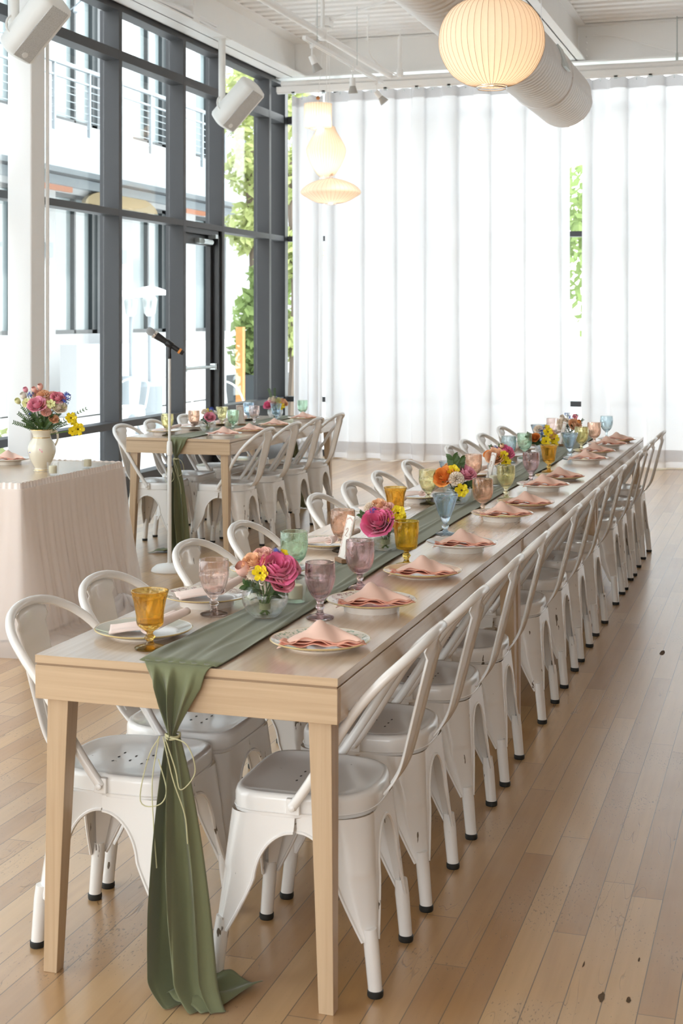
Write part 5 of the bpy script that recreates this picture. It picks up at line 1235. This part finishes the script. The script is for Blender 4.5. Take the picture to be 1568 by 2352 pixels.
def onp(ang, z, sz, mat_n, nme, sd):
    rn = random.Random(sd); b = MB()
    for k in range(7):
        a = ang + rn.uniform(-1, 1) * sz / .07; zz = z + rn.uniform(-1, 1) * sz
        r_ = .0742 - max(0, abs(zz - .112) - .0) ** 2 * 9; n_ = Vector((cos(a), sin(a), 0)); c_ = n_ * (r_ + .0004) + Vector((0, 0, zz)); s_ = Vector((-sin(a), cos(a), 0)); w_ = sz * rn.uniform(.25, .45)
        b.add([tuple(c_ + (s_ * cos(t) + Vector((0, 0, 1)) * sin(t)) * w_) for t in [2 * pi * i / 7 for i in range(7)]], [tuple(range(7))])
    b.build(nme, mat_n, pv, smooth=False)
fa = math.atan2(-CD.y, -CD.x)
onp(fa + .15, .112, .008, PET['rosepink'], 'painted_rose', 1); onp(fa - .95, .09, .012, PET['blue'], 'painted_sprig', 2); onp(fa - .85, .075, .010, PET['peach'], 'painted_blossom', 3); onp(fa + 1.0, .085, .009, M['leaf2'], 'painted_leaf', 4)
big = [('rose', 'pink', -.012, .352, -.06, .038), ('rose', 'rosepink', .090, .385, -.02, .030), ('carnation', 'peach', .010, .390, 0, .036), ('carnation', 'blush', .055, .385, .01, .034), ('carnation', 'peach', .040, .345, -.04, .030), ('carnation', 'blush', -.02, .395, .03, .032),
 ('bud', 'blush', -.008, .440, 0, .017), ('bud', 'pink', -.085, .425, 0, .015), ('bud', 'blush', -.04, .425, 0, .016), ('carnation', 'blush', .035, .310, -.06, .026), ('ranunculus', 'lemon', -.070, .358, -.04, .026), ('ranunculus', 'lemon', .060, .355, -.06, .024), ('ranunculus', 'lemon', .078, .338, -.05, .018), ('rose', 'cream', .098, .338, -.04, .030),
 ('bud', 'white', -.095, .392, 0, .020), ('bud', 'lemon', -.125, .365, 0, .017), ('blossom', 'blue', .135, .385, -.02, .030), ('blossom', 'blue', .125, .360, -.02, .020), ('blossom', 'blue', -.06, .400, 0, .018), ('blossom', 'blue', -.05, .300, -.05, .010), ('ranunculus', 'yellow', .162, .280, -.04, .030), ('ranunculus', 'yellow', .200, .222, -.05, .034), ('ranunculus', 'yellow', .172, .212, -.05, .024), ('ranunculus', 'yellow', .168, .255, 0, .02),
 ('bud', 'lemon', .12, .335, -.02, .018), ('rose', 'peach', .072, .275, -.04, .020)]
rg = random.Random(5)
grs = [(-.14, .255, -.02, .015), (-.12, .30, 0, .015), (-.085, .27, -.04, .016), (-.06, .33, -.04, .016), (-.10, .33, 0, .014), (-.03, .30, -.06, .016), (.02, .29, -.06, .018), (.06, .30, -.05, .018), (.10, .26, -.04, .016), (.09, .30, 0, .016), (.13, .25, -.02, .015), (.23, .325, 0, .013), (.05, .26, -.06, .02), (-.07, .24, -.05, .016), (.0, .27, -.07, .02)]
bouquet((-3.78, 6.72, TZ), 0, big, 'large mixed spring bouquet standing in the ivory pitcher', 77, .17, r_foot=.02, leaves=60, lsz=.040, low=.235, greens=grs, spread=.07, foot_z=.06)

# ---- microphone on stand
ms = empty('microphone_stand', (-3.675, 8.11, 0)); tag(ms, 'white microphone stand with a round base between the tables', 'microphone stand')
b = MB(); b.lathe([(.001, 0), (.112, 0), (.114, .006), (.108, .020), (.085, .038), (.035, .046), (.02, .052), (.001, .052)], 48); b.build('base', M['spk'], ms)
b = MB(); b.lathe([(.0125, .05), (.0125, .80)], 20); b.build('lower_tube', M['spk'], ms)
b = MB(); b.lathe([(.0085, .78), (.0085, 1.325)], 20); b.build('upper_tube', M['spk'], ms)
b = MB(); b.lathe([(.012, .715), (.0175, .72), (.0175, .775), (.015, .80), (.012, .805)], 20, mod=lambda a, z, r: 1 + .03 * cos(14 * a)); b.build('height_collar', M['spk'], ms)
b = MB(); b.lathe([(.010, 1.315), (.013, 1.32), (.013, 1.345), (.009, 1.36)], 16); b.tube([Vector((0, 0, 1.352)), Vector((0, 0, 1.385))], .011, 12); b.build('mic_clip', M['mic'], ms)
mo = empty('microphone', (-3.675, 8.11, 1.405)); tag(mo, 'black handheld microphone with silver head resting in the stand clip', 'microphone')
ax = (-CR * .82 + Vector((0, 0, .56)) - CD * .12).normalized(); q = frame_to(ax, Vector((0, 1, 0)))
for prof, nme, mt in (([(.001, .108), (.017, .116), (.0235, .130), (.0245, .145), (.021, .158), (.012, .167), (.001, .170)], 'head', M['mesh']), ([(.0245, .1), (.0252, .108), (.0252, .116), (.022, .118)], 'head_ring', M['chrome']), ([(.001, -.105), (.015, -.103), (.017, -.09), (.0165, -.03), (.0185, .04), (.0235, .10), (.001, .104)], 'body', M['mic'])):
    b = MB(); b.lathe(prof, 24).xf(q); b.build(nme, mt, mo)
b = MB(); b.lathe([(.0172, -.082), (.0178, -.075), (.0172, -.068)], 20).xf(q); b.build('colour_band', PET['orange'], mo)
b = MB(); b.lathe([(.0195, -.02), (.0215, -.015), (.0225, .02), (.020, .025)], 20).xf(q); b.build('clip_sleeve', M['mic'], ms); ms.children[-1].location = (0, 0, 1.405) if False else ms.children[-1].location
for ch in ms.children:
    if ch.name.startswith('clip_sleeve'): ch.location = (0, 0, 1.405)
b = MB(); b.lathe([(.001, 0), (.03, 0), (.032, .16), (.012, .19), (.012, .21), (.001, .21)], 16); o = b.build('water_bottle', M['bluebit']); o.location = (-4.55, 13.2, 0); tag(o, 'small blue bottle on the floor by the window corner', 'bottle')

# ================================================================== PAPER LAMPS
def lamp(name, loc, prof, ribs, lab, watt, cord_to, top_r, bead=True, open_r=None, wire_r=.0011, bulb_z=0, cordoff=None):
    o = empty(name, loc); tag(o, lab, 'pendant lamp', 'ribbed pendant lamps')
    P3 = [(max(.001, v.x), v.z) for v in bez([(a, 0, c_) for a, c_ in prof], 6)]
    b = MB(); v = []
    seg = ribs * 4
    b = MB()
    for (r_, z) in P3:
        for i in range(seg):
            a = 2 * pi * i / seg; k = (i % 4) / 4; q = r_ * (1 - .010 * sin(pi * k)); b.v.append((q * cos(a), q * sin(a), z))
    for j in range(len(P3) - 1):
        for i in range(seg): b.f.append((j * seg + i, j * seg + (i + 1) % seg, (j + 1) * seg + (i + 1) % seg, (j + 1) * seg + i)); b.m.append(0)
    b.build('shade', M['lamp_on'], o, auto=60)
    for i in range(ribs):
        a = 2 * pi * i / ribs; b = MB(); b.tube([((r_ + .0006) * cos(a), (r_ + .0006) * sin(a), z) for r_, z in P3[::2] + [P3[-1]]], wire_r, 4); b.build('rib', M['wire'], o)
    rb = prof[0][0]
    b = MB()
    for dz in (0, .010): b.tube([((rb + .002) * cos(a), (rb + .002) * sin(a), prof[0][1] - dz) for a in [2 * pi * i / 40 for i in range(40)]], .0028, 6, closed=True)
    b.build('bottom_ring', M['chrome'], o)
    b = MB(); b.lathe([(.001, -.045), (.03, -.03), (.034, 0), (.022, .04), (.014, .06), (.001, .065)], 16, c=(0, 0, bulb_z)); b.build('bulb', M['bulb'], o)
    zt_ = prof[-1][1]; top = cord_to[2] - loc[2]
    b = MB(); b.tube([(0, 0, bulb_z + .05), (0, 0, zt_ + .02), (cord_to[0] - loc[0], cord_to[1] - loc[1], top)], .0035, 6); b.build('cord', M['white'], o)
    if bead: b = MB(); b.lathe([(.001, -.022), (.016, -.016), (.0225, 0), (.016, .016), (.001, .022)], 14, c=(0, 0, zt_ + .055)); b.build('bead', M['bead'], o)
    ld = bpy.data.lights.new('lamp_bulb', 'POINT'); ld.energy = watt; ld.color = (1, .74, .50) if watt < .8 else (1, .84, .68); ld.shadow_soft_size = .04
    lo = bpy.data.objects.new('lamp_light', ld); COL.objects.link(lo); lo.parent = o; lo.location = (0, 0, bulb_z - .07)
    return o
# big ball over the long table
lamp('ball_lamp', (-1.345, 6.60, 2.86), [(.068, -.208), (.125, -.192), (.190, -.145), (.236, -.065), (.247, .01), (.233, .085), (.190, .150), (.125, .190), (.06, .205)], 48, 'large glowing ribbed ball lamp above the long table', .75, (-1.345, 6.60, DK), .06, wire_r=.0010, bulb_z=.0)
Lx, Ly2 = -4.60, 14.05
lamp('saucer_lamp', (-4.55, 14.05, 2.87), [(.06, -.115), (.16, -.098), (.26, -.045), (.313, 0), (.26, .065), (.16, .115), (.06, .140), (.03, .146)], 40, 'wide saucer-shaped ribbed lamp, lowest of the three in the corner', .9, (Lx + .03, Ly2, DK - .14), .03, bulb_z=0)
lamp('pear_lamp', (-4.61, 14.08, 3.29), [(.07, -.25), (.105, -.21), (.165, -.11), (.203, 0), (.195, .06), (.15, .145), (.11, .21), (.09, .265)], 40, 'tall pear-shaped ribbed lamp, middle of the three in the corner', .9, (Lx, Ly2 + .02, DK - .14), .03, bulb_z=0)
lamp('cylinder_lamp', (-4.66, 13.96, 3.655), [(.08, -.128), (.132, -.120), (.142, -.105), (.140, 0), (.142, .105), (.136, .122), (.05, .128)], 32, 'small drum-shaped ribbed lamp, highest of the three in the corner', .9, (Lx - .03, Ly2, DK - .14), .03, bulb_z=0)
